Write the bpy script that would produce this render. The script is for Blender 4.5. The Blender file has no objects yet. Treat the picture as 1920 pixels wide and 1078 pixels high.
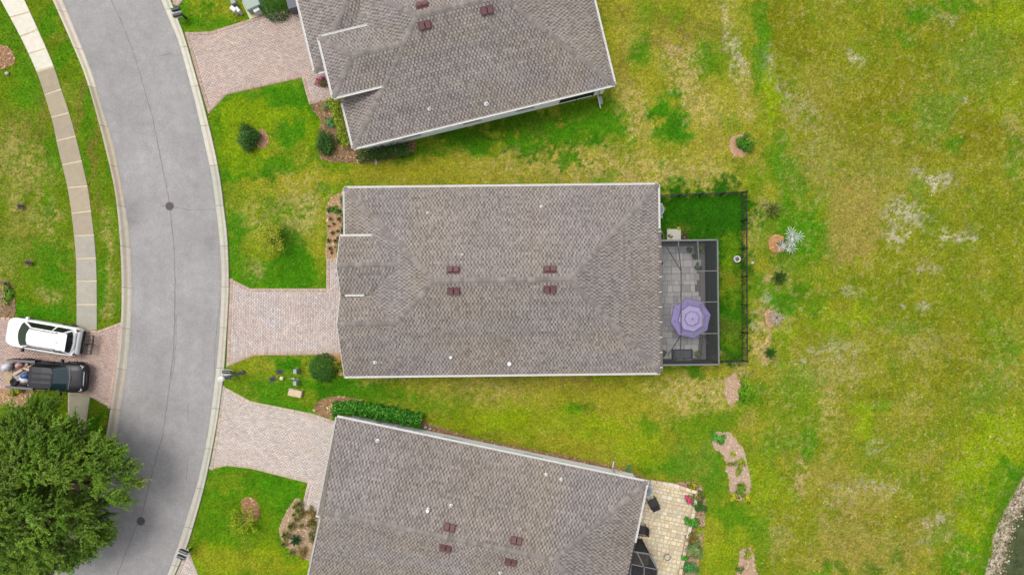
import bpy, math, random
import numpy as np
from mathutils import Vector, Matrix
random.seed(11)
rng = np.random.default_rng(11)
sc = bpy.context.scene
col = sc.collection
R = math.radians

# ------------------------------------------------------------------ camera, sky, sun, exposure
CAM_H = 45.0            # metres above the lawn
FPX = 1282.0            # focal length in photograph pixels (1920 wide)
cam = bpy.data.cameras.new('camera')
cam.sensor_width = 36.0
cam.lens = 36.0 * FPX / 1920.0
cam.clip_start = 0.5
cam.clip_end = 1500
camo = bpy.data.objects.new('camera', cam)
camo.location = (0, 0, CAM_H)
col.objects.link(camo)
sc.camera = camo

SUN_EL, SUN_AZ = 72.0, 135.0      # azimuth measured counter-clockwise from +x (upper left of the picture)
w = bpy.data.worlds.new('World')
sc.world = w
w.use_nodes = True
nt = w.node_tree
nt.nodes.clear()
sky = nt.nodes.new('ShaderNodeTexSky')
sky.sky_type = 'NISHITA'
sky.sun_disc = False
sky.sun_elevation = R(SUN_EL)
sky.sun_rotation = R(90 - SUN_AZ)
sky.air_density = 1.0
sky.dust_density = 4.0
hs = nt.nodes.new('ShaderNodeHueSaturation')
hs.inputs['Saturation'].default_value = 0.22
bg = nt.nodes.new('ShaderNodeBackground')
bg.inputs['Strength'].default_value = 0.15
wo = nt.nodes.new('ShaderNodeOutputWorld')
nt.links.new(sky.outputs[0], hs.inputs['Color'])
nt.links.new(hs.outputs[0], bg.inputs['Color'])
nt.links.new(bg.outputs[0], wo.inputs['Surface'])
sun = bpy.data.lights.new('sun', 'SUN')
sun.energy = 0.95
sun.angle = R(24)
sun.color = (1.0, 0.95, 0.88)
suno = bpy.data.objects.new('sun', sun)
d = Vector((math.cos(R(SUN_AZ)) * math.cos(R(SUN_EL)), math.sin(R(SUN_AZ)) * math.cos(R(SUN_EL)), math.sin(R(SUN_EL))))
suno.rotation_euler = (-d).to_track_quat('-Z', 'Y').to_euler()
suno.location = d * 80
col.objects.link(suno)
vs = sc.view_settings
vs.view_transform = 'Standard'
vs.look = 'None'
vs.gamma = 1.0
vs.exposure = 0.84
vs.use_curve_mapping = False

# ------------------------------------------------------------------ helpers
GAIN = 2.0
def lin(c):
    c = c / 255.0
    return c / 12.92 if c <= 0.04045 else ((c + 0.055) / 1.055) ** 2.4
def C(r, g, b, k=1.0):
    return (lin(r) / GAIN * k, lin(g) / GAIN * k, lin(b) / GAIN * k)
def vary(c, a=0.1, h=0.03):
    f = 1 + random.uniform(-a, a)
    return tuple(max(0.001, x * f * (1 + random.uniform(-h, h))) for x in c)

def P(px, py, z=0.0):
    """survey point: where the line of sight through a photograph pixel meets height z"""
    k = (CAM_H - z) / FPX
    return Vector(((px - 960) * k, (539 - py) * k, z))
def PL(pts, z=0.0):
    return [P(x, y, z) for x, y in pts]

MATS = {}
def mat(name, color=None, attr=False, objcol=False, rough=0.8, nscale=8.0, namt=0.15, bump=0.0, bscale=30.0,
        metal=0.0, spec=0.3, alpha=None, coat=0.0, big=None, turf=None, attr2=False):
    if name in MATS:
        return MATS[name]
    m = bpy.data.materials.new(name)
    m.use_nodes = True
    t = m.node_tree
    b = t.nodes['Principled BSDF']
    b.inputs['Roughness'].default_value = rough
    b.inputs['Metallic'].default_value = metal
    b.inputs['Specular IOR Level'].default_value = spec
    if coat:
        b.inputs['Coat Weight'].default_value = coat
        b.inputs['Coat Roughness'].default_value = 0.05
    tc = t.nodes.new('ShaderNodeNewGeometry')
    if attr:
        a = t.nodes.new('ShaderNodeAttribute'); a.attribute_name = 'Col'
        src = a.outputs['Color']
    elif objcol:
        a = t.nodes.new('ShaderNodeObjectInfo')
        src = a.outputs['Color']
    else:
        a = t.nodes.new('ShaderNodeRGB'); a.outputs[0].default_value = (*color, 1)
        src = a.outputs[0]
    if attr2:                                   # object tint times the tint of each face
        a2 = t.nodes.new('ShaderNodeAttribute'); a2.attribute_name = 'Col'
        m2 = t.nodes.new('ShaderNodeVectorMath'); m2.operation = 'MULTIPLY'
        t.links.new(src, m2.inputs[0]); t.links.new(a2.outputs['Color'], m2.inputs[1]); src = m2.outputs[0]
    def mul(src, scale, amt, detail=4):
        n = t.nodes.new('ShaderNodeTexNoise')
        n.inputs['Scale'].default_value = scale
        n.inputs['Detail'].default_value = detail
        n.inputs['Roughness'].default_value = 0.65
        t.links.new(tc.outputs['Position'], n.inputs['Vector'])
        mr = t.nodes.new('ShaderNodeMapRange')
        mr.inputs['From Min'].default_value = 0.25
        mr.inputs['From Max'].default_value = 0.75
        mr.inputs['To Min'].default_value = 1 - amt
        mr.inputs['To Max'].default_value = 1 + amt
        t.links.new(n.outputs['Fac'], mr.inputs['Value'])
        mx = t.nodes.new('ShaderNodeVectorMath'); mx.operation = 'SCALE'
        t.links.new(src, mx.inputs[0]); t.links.new(mr.outputs[0], mx.inputs['Scale'])
        return mx.outputs[0]
    if namt:
        src = mul(src, nscale, namt)
    if big:
        for (s, am) in big:
            src = mul(src, s, am, 5)
    if turf:                                    # straw and green tufts: two tints mixed by fine noise
        for (sc_, lo, hi) in turf:
            n = t.nodes.new('ShaderNodeTexNoise'); n.inputs['Scale'].default_value = sc_; n.inputs['Detail'].default_value = 3; n.inputs['Roughness'].default_value = 0.6
            t.links.new(tc.outputs['Position'], n.inputs['Vector'])
            mr = t.nodes.new('ShaderNodeMapRange'); mr.inputs['From Min'].default_value = 0.33; mr.inputs['From Max'].default_value = 0.67
            t.links.new(n.outputs['Fac'], mr.inputs['Value'])
            mx = t.nodes.new('ShaderNodeMix'); mx.data_type = 'VECTOR'
            mx.inputs['A'].default_value = lo; mx.inputs['B'].default_value = hi
            t.links.new(mr.outputs[0], mx.inputs['Factor'])
            mu = t.nodes.new('ShaderNodeVectorMath'); mu.operation = 'MULTIPLY'
            t.links.new(src, mu.inputs[0]); t.links.new(mx.outputs['Result'], mu.inputs[1]); src = mu.outputs[0]
    t.links.new(src, b.inputs['Base Color'])
    if bump:
        n = t.nodes.new('ShaderNodeTexNoise'); n.inputs['Scale'].default_value = bscale; n.inputs['Detail'].default_value = 5
        t.links.new(tc.outputs['Position'], n.inputs['Vector'])
        bp = t.nodes.new('ShaderNodeBump'); bp.inputs['Strength'].default_value = bump; bp.inputs['Distance'].default_value = 0.02
        t.links.new(n.outputs['Fac'], bp.inputs['Height']); t.links.new(bp.outputs[0], b.inputs['Normal'])
    if alpha is not None:
        b.inputs['Alpha'].default_value = alpha
    MATS[name] = m
    return m

def np_mesh(name, V, F, cols=None, smooth=False, domain='FACE'):
    """V (n,3); F (m,k) all faces with k corners"""
    V = np.asarray(V, dtype=np.float32); F = np.asarray(F, dtype=np.int32)
    me = bpy.data.meshes.new(name)
    m_, k = F.shape
    me.vertices.add(len(V)); me.vertices.foreach_set('co', V.ravel())
    me.loops.add(m_ * k); me.loops.foreach_set('vertex_index', F.ravel())
    me.polygons.add(m_)
    me.polygons.foreach_set('loop_start', np.arange(0, m_ * k, k, dtype=np.int32))
    me.update(calc_edges=True)
    if cols is not None:
        cols = np.asarray(cols, dtype=np.float32)
        at = me.attributes.new('Col', 'FLOAT_COLOR', domain)
        c4 = np.ones((len(cols), 4), dtype=np.float32); c4[:, :3] = cols
        at.data.foreach_set('color', c4.ravel())
    if smooth:
        me.polygons.foreach_set('use_smooth', np.ones(m_, dtype=bool))
    return me

class MB:
    def __init__(self):
        self.v = []; self.f = []; self.c = []
    def add(self, verts, faces, c=(0.5, 0.5, 0.5)):
        o = len(self.v)
        self.v += [tuple(p) for p in verts]
        for f in faces:
            self.f.append(tuple(i + o for i in f)); self.c.append(c)
        return self
    def box(self, x, y, z, sx, sy, sz, rot=0.0, c=(0.5, 0.5, 0.5), taper=1.0, bottom=True):
        """x, y centre; z underside; sizes"""
        ca, sa = math.cos(rot), math.sin(rot)
        vs_ = []
        for (zz, t) in ((z, 1.0), (z + sz, taper)):
            for (a, b) in ((-1, -1), (1, -1), (1, 1), (-1, 1)):
                u, v = a * sx / 2 * t, b * sy / 2 * t
                vs_.append((x + u * ca - v * sa, y + u * sa + v * ca, zz))
        fs = [(4, 5, 6, 7), (0, 1, 5, 4), (1, 2, 6, 5), (2, 3, 7, 6), (3, 0, 4, 7)]
        if bottom: fs.append((3, 2, 1, 0))
        return self.add(vs_, fs, c)
    def prism(self, poly, z0, z1, c=(0.5, 0.5, 0.5), bottom=False, inset=0.0):
        n = len(poly)
        a = sum(poly[i][0] * poly[(i + 1) % n][1] - poly[(i + 1) % n][0] * poly[i][1] for i in range(n))
        if a < 0: poly = poly[::-1]
        top = poly
        if inset:
            cx = sum(p[0] for p in poly) / n; cy = sum(p[1] for p in poly) / n
            top = []
            for p in poly:
                dx, dy = cx - p[0], cy - p[1]; L = math.hypot(dx, dy) or 1
                top.append((p[0] + dx / L * inset, p[1] + dy / L * inset))
        vs_ = [(p[0], p[1], z0) for p in poly] + [(p[0], p[1], z1) for p in top]
        fs = [tuple(range(n, 2 * n))] + [(i, (i + 1) % n, (i + 1) % n + n, i + n) for i in range(n)]
        if bottom: fs.append(tuple(range(n - 1, -1, -1)))
        return self.add(vs_, fs, c)
    def tube(self, p0, p1, r0, r1=None, n=8, c=(0.5, 0.5, 0.5), caps=True):
        if r1 is None: r1 = r0
        p0 = Vector(p0); p1 = Vector(p1); d_ = (p1 - p0)
        if d_.length < 1e-6: return self
        d_.normalize()
        a = d_.orthogonal().normalized(); b = d_.cross(a)
        vs_ = []
        for p, r in ((p0, r0), (p1, r1)):
            for i in range(n):
                t = 2 * math.pi * i / n
                vs_.append(p + a * (r * math.cos(t)) + b * (r * math.sin(t)))
        fs = [(i, (i + 1) % n, (i + 1) % n + n, i + n) for i in range(n)]
        if caps: fs += [tuple(range(n - 1, -1, -1)), tuple(range(n, 2 * n))]
        return self.add(vs_, fs, c)
    def bar(self, p0, p1, wd, h, c=(0.5, 0.5, 0.5)):
        """rectangular bar between two points (width horizontal, height along the upward normal)"""
        p0 = Vector(p0); p1 = Vector(p1); d_ = (p1 - p0).normalized()
        s = Vector((0, 0, 1)).cross(d_)
        if s.length < 1e-4: s = Vector((1, 0, 0))
        s.normalize(); u = d_.cross(s)
        vs_ = [p + s * (a * wd / 2) + u * (b * h / 2) for p in (p0, p1) for (a, b) in ((-1, -1), (1, -1), (1, 1), (-1, 1))]
        return self.add(vs_, [(0, 1, 5, 4), (1, 2, 6, 5), (2, 3, 7, 6), (3, 0, 4, 7), (3, 2, 1, 0), (4, 5, 6, 7)], c)
    def lathe(self, prof, n=16, x=0, y=0, c=(0.5, 0.5, 0.5)):
        vs_ = []; fs = []
        for (r, z) in prof:
            for i in range(n):
                t = 2 * math.pi * i / n
                vs_.append((x + r * math.cos(t), y + r * math.sin(t), z))
        for j in range(len(prof) - 1):
            for i in range(n):
                fs.append((j * n + i, j * n + (i + 1) % n, (j + 1) * n + (i + 1) % n, (j + 1) * n + i))
        if prof[-1][0] > 1e-4: fs.append(tuple((len(prof) - 1) * n + i for i in range(n)))
        return self.add(vs_, fs, c)
    def loft(self, rings, c=(0.5, 0.5, 0.5), closed=True, caps=True):
        n = len(rings[0]); vs_ = [p for r in rings for p in r]; fs = []
        for j in range(len(rings) - 1):
            for i in range(n if closed else n - 1):
                fs.append((j * n + i, j * n + (i + 1) % n, (j + 1) * n + (i + 1) % n, (j + 1) * n + i))
        if caps and closed:
            fs.append(tuple(range(n - 1, -1, -1))); fs.append(tuple((len(rings) - 1) * n + i for i in range(n)))
        return self.add(vs_, fs, c)
    def mesh(self, name, smooth=False):
        me = bpy.data.meshes.new(name)
        me.from_pydata(self.v, [], self.f)
        at = me.attributes.new('Col', 'FLOAT_COLOR', 'FACE')
        c4 = np.ones((len(self.c), 4), dtype=np.float32); c4[:, :3] = np.array([c[:3] for c in self.c], dtype=np.float32)
        at.data.foreach_set('color', c4.ravel())
        if smooth:
            me.polygons.foreach_set('use_smooth', np.ones(len(self.f), dtype=bool))
        me.update()
        return me

def thing(name, label, cat, loc=(0, 0, 0), rot=0.0, group=None):
    o = bpy.data.objects.new(name, None)
    o.empty_display_size = 0.3
    o.location = loc; o.rotation_euler = (0, 0, rot)
    col.objects.link(o)
    o['label'] = label; o['category'] = cat
    if group: o['group'] = group
    return o
def part(name, me, m, parent=None, label=None, kind=None, matrix=None, color=None):
    if isinstance(me, MB): me = me.mesh(name)
    o = bpy.data.objects.new(name, me)
    if m is not None and not me.materials: me.materials.append(m)
    if parent is not None: o.parent = parent
    if matrix is not None: o.matrix_local = matrix
    if color is not None: o.color = (*color, 1)
    if label: o['label'] = label
    if kind: o['kind'] = kind
    col.objects.link(o)
    return o
def single(name, me, m, label, cat, group=None, loc=None):
    o = part(name, me, m)
    o['label'] = label; o['category'] = cat
    if group: o['group'] = group
    if loc is not None: o.location = loc
    return o
def struct(name, me, m):
    return part(name, me, m, kind='structure')
def copy_tree(o, parent=None):
    c = o.copy(); col.objects.link(c)
    if parent is not None: c.parent = parent
    for ch in list(o.children): copy_tree(ch, c)
    return c

def lerp_poly(pts, step):
    """resample a polyline"""
    out = [Vector(pts[0])]
    for a, b in zip(pts[:-1], pts[1:]):
        a = Vector(a); b = Vector(b); n = max(1, int((b - a).length / step))
        for i in range(1, n + 1): out.append(a.lerp(b, i / n))
    return out
def smooth_poly(pts, n=6):
    """Catmull-Rom through the points"""
    p = [Vector(q) for q in pts]; p = [2 * p[0] - p[1]] + p + [2 * p[-1] - p[-2]]
    out = []
    for i in range(1, len(p) - 2):
        for k in range(n):
            t = k / n
            out.append(0.5 * ((2 * p[i]) + (-p[i - 1] + p[i + 1]) * t + (2 * p[i - 1] - 5 * p[i] + 4 * p[i + 1] - p[i + 2]) * t * t
                       + (-p[i - 1] + 3 * p[i] - 3 * p[i + 1] + p[i + 2]) * t ** 3))
    out.append(p[-2]); return out
def arc_resample(pts, n):
    L = [0]
    for a, b in zip(pts[:-1], pts[1:]): L.append(L[-1] + (b - a).length)
    out = []; j = 0
    for i in range(n):
        s = L[-1] * i / (n - 1)
        while j < len(L) - 2 and L[j + 1] < s: j += 1
        t = (s - L[j]) / max(1e-9, L[j + 1] - L[j]); out.append(pts[j].lerp(pts[j + 1], min(1, t)))
    return out

def pip(X, Y, poly):
    ins = np.zeros(X.shape, dtype=bool); n = len(poly)
    for i in range(n):
        x0, y0 = poly[i][0], poly[i][1]; x1, y1 = poly[(i + 1) % n][0], poly[(i + 1) % n][1]
        if y0 == y1: continue
        cnd = ((y0 > Y) != (y1 > Y)) & (X < (x1 - x0) * (Y - y0) / (y1 - y0) + x0)
        ins ^= cnd
    return ins
def polydist(X, Y, poly):
    D = np.full(X.shape, 1e9); n = len(poly)
    for i in range(n):
        x0, y0 = poly[i][0], poly[i][1]; x1, y1 = poly[(i + 1) % n][0], poly[(i + 1) % n][1]
        dx, dy = x1 - x0, y1 - y0; L2 = dx * dx + dy * dy + 1e-12
        t = np.clip(((X - x0) * dx + (Y - y0) * dy) / L2, 0, 1)
        D = np.minimum(D, np.hypot(X - x0 - t * dx, Y - y0 - t * dy))
    return D
_perm = rng.random((256, 256))
def vnoise(x, y):
    xi = np.floor(x).astype(int); yi = np.floor(y).astype(int); fx = x - xi; fy = y - yi
    fx = fx * fx * (3 - 2 * fx); fy = fy * fy * (3 - 2 * fy)
    g = lambda a, b: _perm[a & 255, b & 255]
    return (g(xi, yi) * (1 - fx) + g(xi + 1, yi) * fx) * (1 - fy) + (g(xi, yi + 1) * (1 - fx) + g(xi + 1, yi + 1) * fx) * fy
def fbm(x, y, o=4):
    s = 0; a = 0.5; t = 0
    for k in range(o):
        s = s + a * vnoise(x * 2 ** k + 17.3 * k, y * 2 ** k + 5.7 * k); t += a; a *= 0.55
    return s / t
# ------------------------------------------------------------------ plan outlines (photograph pixels -> metres)
ROAD_L = [(117, 0), (147, 72), (174, 142), (195, 212), (213, 270), (230, 355), (236, 390), (243, 440), (247, 507), (247, 560), (244, 630), (237, 702), (227, 765), (217, 825), (198, 880), (170, 955), (140, 1020), (112, 1078)]
CURB_L = [(100, 0), (135, 79), (162, 145), (184, 220), (197, 270), (213, 337), (220, 380), (225, 430), (229, 495), (230, 560), (228, 610), (220, 690), (209, 765), (199, 822), (180, 876), (152, 950), (122, 1015), (94, 1072)]
ROAD_R = [(302, 0), (323, 50), (336, 82), (359, 165), (372, 217), (384, 270), (397, 330), (405, 390), (411, 440), (415, 500), (415, 550), (412, 620), (406, 690), (397, 765), (391, 808), (382, 855), (369, 910), (350, 972), (335, 1020), (314, 1078)]
CURB_R = [(319, -3), (338, 45), (350, 80), (373, 160), (387, 213), (401, 270), (413, 330), (421, 390), (427, 440), (430, 505), (430, 555), (426, 625), (421, 695), (412, 768), (404, 815), (395, 862), (382, 920), (364, 984), (350, 1028), (327, 1080)]
def ext(pts, z=0.0):
    p = PL(pts, z)
    a = (p[0] - p[1]).normalized(); b = (p[-1] - p[-2]).normalized()
    p = [p[0] + a * 26, p[0] + a * 6] + p + [p[-1] + b * 6, p[-1] + b * 26]
    return arc_resample(smooth_poly(p, 6), 221)
rl, cl, rr, cr = ext(ROAD_L), ext(CURB_L), ext(ROAD_R), ext(CURB_R)

WALK_L = [(-8, -20), (4, 5), (39, 70), (69, 135), (85, 182), (100, 232), (108, 272), (127, 352), (137, 420), (143, 482), (144, 540), (144, 618)]
WALK_R = [(34, -24), (46, 0), (72, 57), (100, 122), (115, 167), (130, 212), (145, 266), (164, 347), (172, 402), (177, 442), (181, 495), (182, 540), (182, 622)]
wl = smooth_poly(PL(WALK_L), 8); wr = smooth_poly(PL(WALK_R), 8)

D_TOP = [(347, 62), (395, 60), (500, 27), (556, 17), (585, 10), (625, 110), (640, 165), (622, 187), (580, 197), (566, 147), (563, 147), (425, 178), (391, 214), (374, 158)]
D_MAIN = [(431, 522), (470, 541), (612, 541), (612, 484), (660, 484), (660, 664), (642, 665), (477, 666), (425, 688), (427, 625)]
D_LOW = [(415, 722), (470, 752), (585, 775), (650, 796), (625, 965), (600, 962), (572, 957), (568, 942), (577, 905), (470, 878), (425, 873), (393, 880), (405, 815)]
D_LEFT = [(-60, 585), (25, 597), (110, 612), (183, 620), (230, 603), (224, 660), (219, 695), (209, 766), (172, 745), (130, 733), (-60, 727)]
D_TL = [(318, -40), (400, -60), (345, -1), (334, 12), (325, 10)]
D_BOT = [(352, 1026), (372, 1078), (400, 1160), (290, 1160), (332, 1072)]
DRIVES = [('top', D_TOP), ('main', D_MAIN), ('low', D_LOW), ('left', D_LEFT), ('tl', D_TL), ('bot', D_BOT)]

BEDS = {
 'top_front': [(590, 192), (625, 186), (640, 190), (668, 272), (770, 262), (775, 285), (730, 300), (690, 306), (640, 304), (600, 296), (598, 250), (602, 225), (585, 205)],
 'main_front': [(652, 358), (622, 370), (614, 385), (611, 400), (613, 430), (611, 470), (612, 484), (655, 484)],
 'main_low': [(590, 667), (650, 666), (655, 698), (632, 702), (622, 680)],
 'low_north': [(587, 772), (592, 757), (610, 746), (640, 743), (675, 749), (720, 765), (775, 772), (798, 790), (860, 812), (960, 835), (1080, 858), (1185, 885), (1190, 905), (900, 850), (640, 795), (625, 790)],
 'low_front': [(572, 950), (600, 955), (612, 970), (590, 1060), (577, 1050), (548, 1033), (528, 1010), (524, 985), (540, 955), (555, 935), (567, 938)],
 'mid_shrub': [(488, 243), (497, 246), (504, 258), (503, 270), (496, 277), (484, 276), (474, 262)],
 'low_shrub': [(452, 938), (467, 930), (481, 939), (487, 957), (484, 974), (470, 977), (455, 965)],
 'back_oval': [(1336, 818), (1350, 809), (1372, 815), (1391, 838), (1401, 862), (1406, 900), (1404, 930), (1392, 938), (1375, 932), (1368, 912), (1361, 876), (1352, 850), (1338, 836)],
 'back_low': [(1388, 1030), (1405, 1026), (1415, 1050), (1416, 1090), (1382, 1090), (1384, 1055)],
 'silver': [(1441, 452), (1446, 443), (1456, 440), (1466, 443), (1472, 452), (1472, 466), (1462, 474), (1450, 473), (1442, 465)],
 'back_top': [(1366, 275), (1371, 260), (1384, 253), (1397, 257), (1404, 272), (1401, 287), (1389, 297), (1374, 291)],
 'left_tree': [(-30, 85), (0, 84), (20, 92), (28, 106), (24, 120), (8, 129), (-30, 132)],
 'left_drive': [(-40, 525), (14, 528), (25, 545), (26, 596), (-40, 585)],
 'left_truck': [(-40, 728), (30, 729), (62, 732), (55, 750), (38, 764), (-40, 748)],
 'patio_side': [(1262, 905), (1300, 902), (1320, 920), (1322, 965), (1318, 1010), (1310, 1055), (1300, 1110), (1270, 1110), (1290, 1010), (1305, 930)],
 'dead_palm': [(1433, 588), (1442, 580), (1452, 585), (1455, 600), (1448, 612), (1436, 610)],
 'soil_spot': [(1360, 712), (1378, 700), (1388, 722), (1382, 750), (1366, 758), (1358, 740)],
}
PATIO_LOW = [(1200, 896), (1262, 907), (1306, 921), (1299, 960), (1285, 1020), (1270, 1110), (1140, 1110), (1150, 1000)]
LANAI = [(1226, 456), (1321, 456), (1321, 676), (1226, 676)]
POND = [(1935, 872), (1918, 900), (1902, 922), (1888, 950), (1872, 978), (1866, 1005), (1857, 1040), (1848, 1078), (1842, 1120), (1835, 1180), (2210, 1180), (2260, 860), (2010, 800)]
# the three houses: root point, rotation, and footprint of the walls in house coordinates
M_ROOT = Vector((-0.62, 0.435, 0)); M_ROT = R(0.65)
T_ROOT = P(663, 278, 2.8); T_ROOT.z = 0; T_ROT = R(13.7)
B_ROOT = P(632, 782, 2.8); B_ROOT.z = 0; B_ROT = R(-11.8)
FOOT_M = [(-9.35, -5.5), (9.4, -5.5), (9.4, 5.5), (-9.35, 5.5)]
FOOT_T = [(0.3, 0.3), (16.27, 0.3), (16.27, 11.3), (-0.9, 11.3), (-0.9, 5.35), (0.1, 5.35), (0.1, 3.1), (0.3, 3.1)]
FOOT_B = [(0.3, -0.3), (19.2, -0.3), (19.2, -9.6), (0.6, -9.6), (0.6, -6.0), (0.3, -6.0)]
def xf(p, root, rot):
    c, s = math.cos(rot), math.sin(rot)
    return Vector((root.x + p[0] * c - p[1] * s, root.y + p[0] * s + p[1] * c, p[2] if len(p) > 2 else 0))
FOOTS = [[xf(p, r, a) for p in f] for f, r, a in ((FOOT_M, M_ROOT, M_ROT), (FOOT_T, T_ROOT, T_ROT), (FOOT_B, B_ROOT, B_ROT))]

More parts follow.
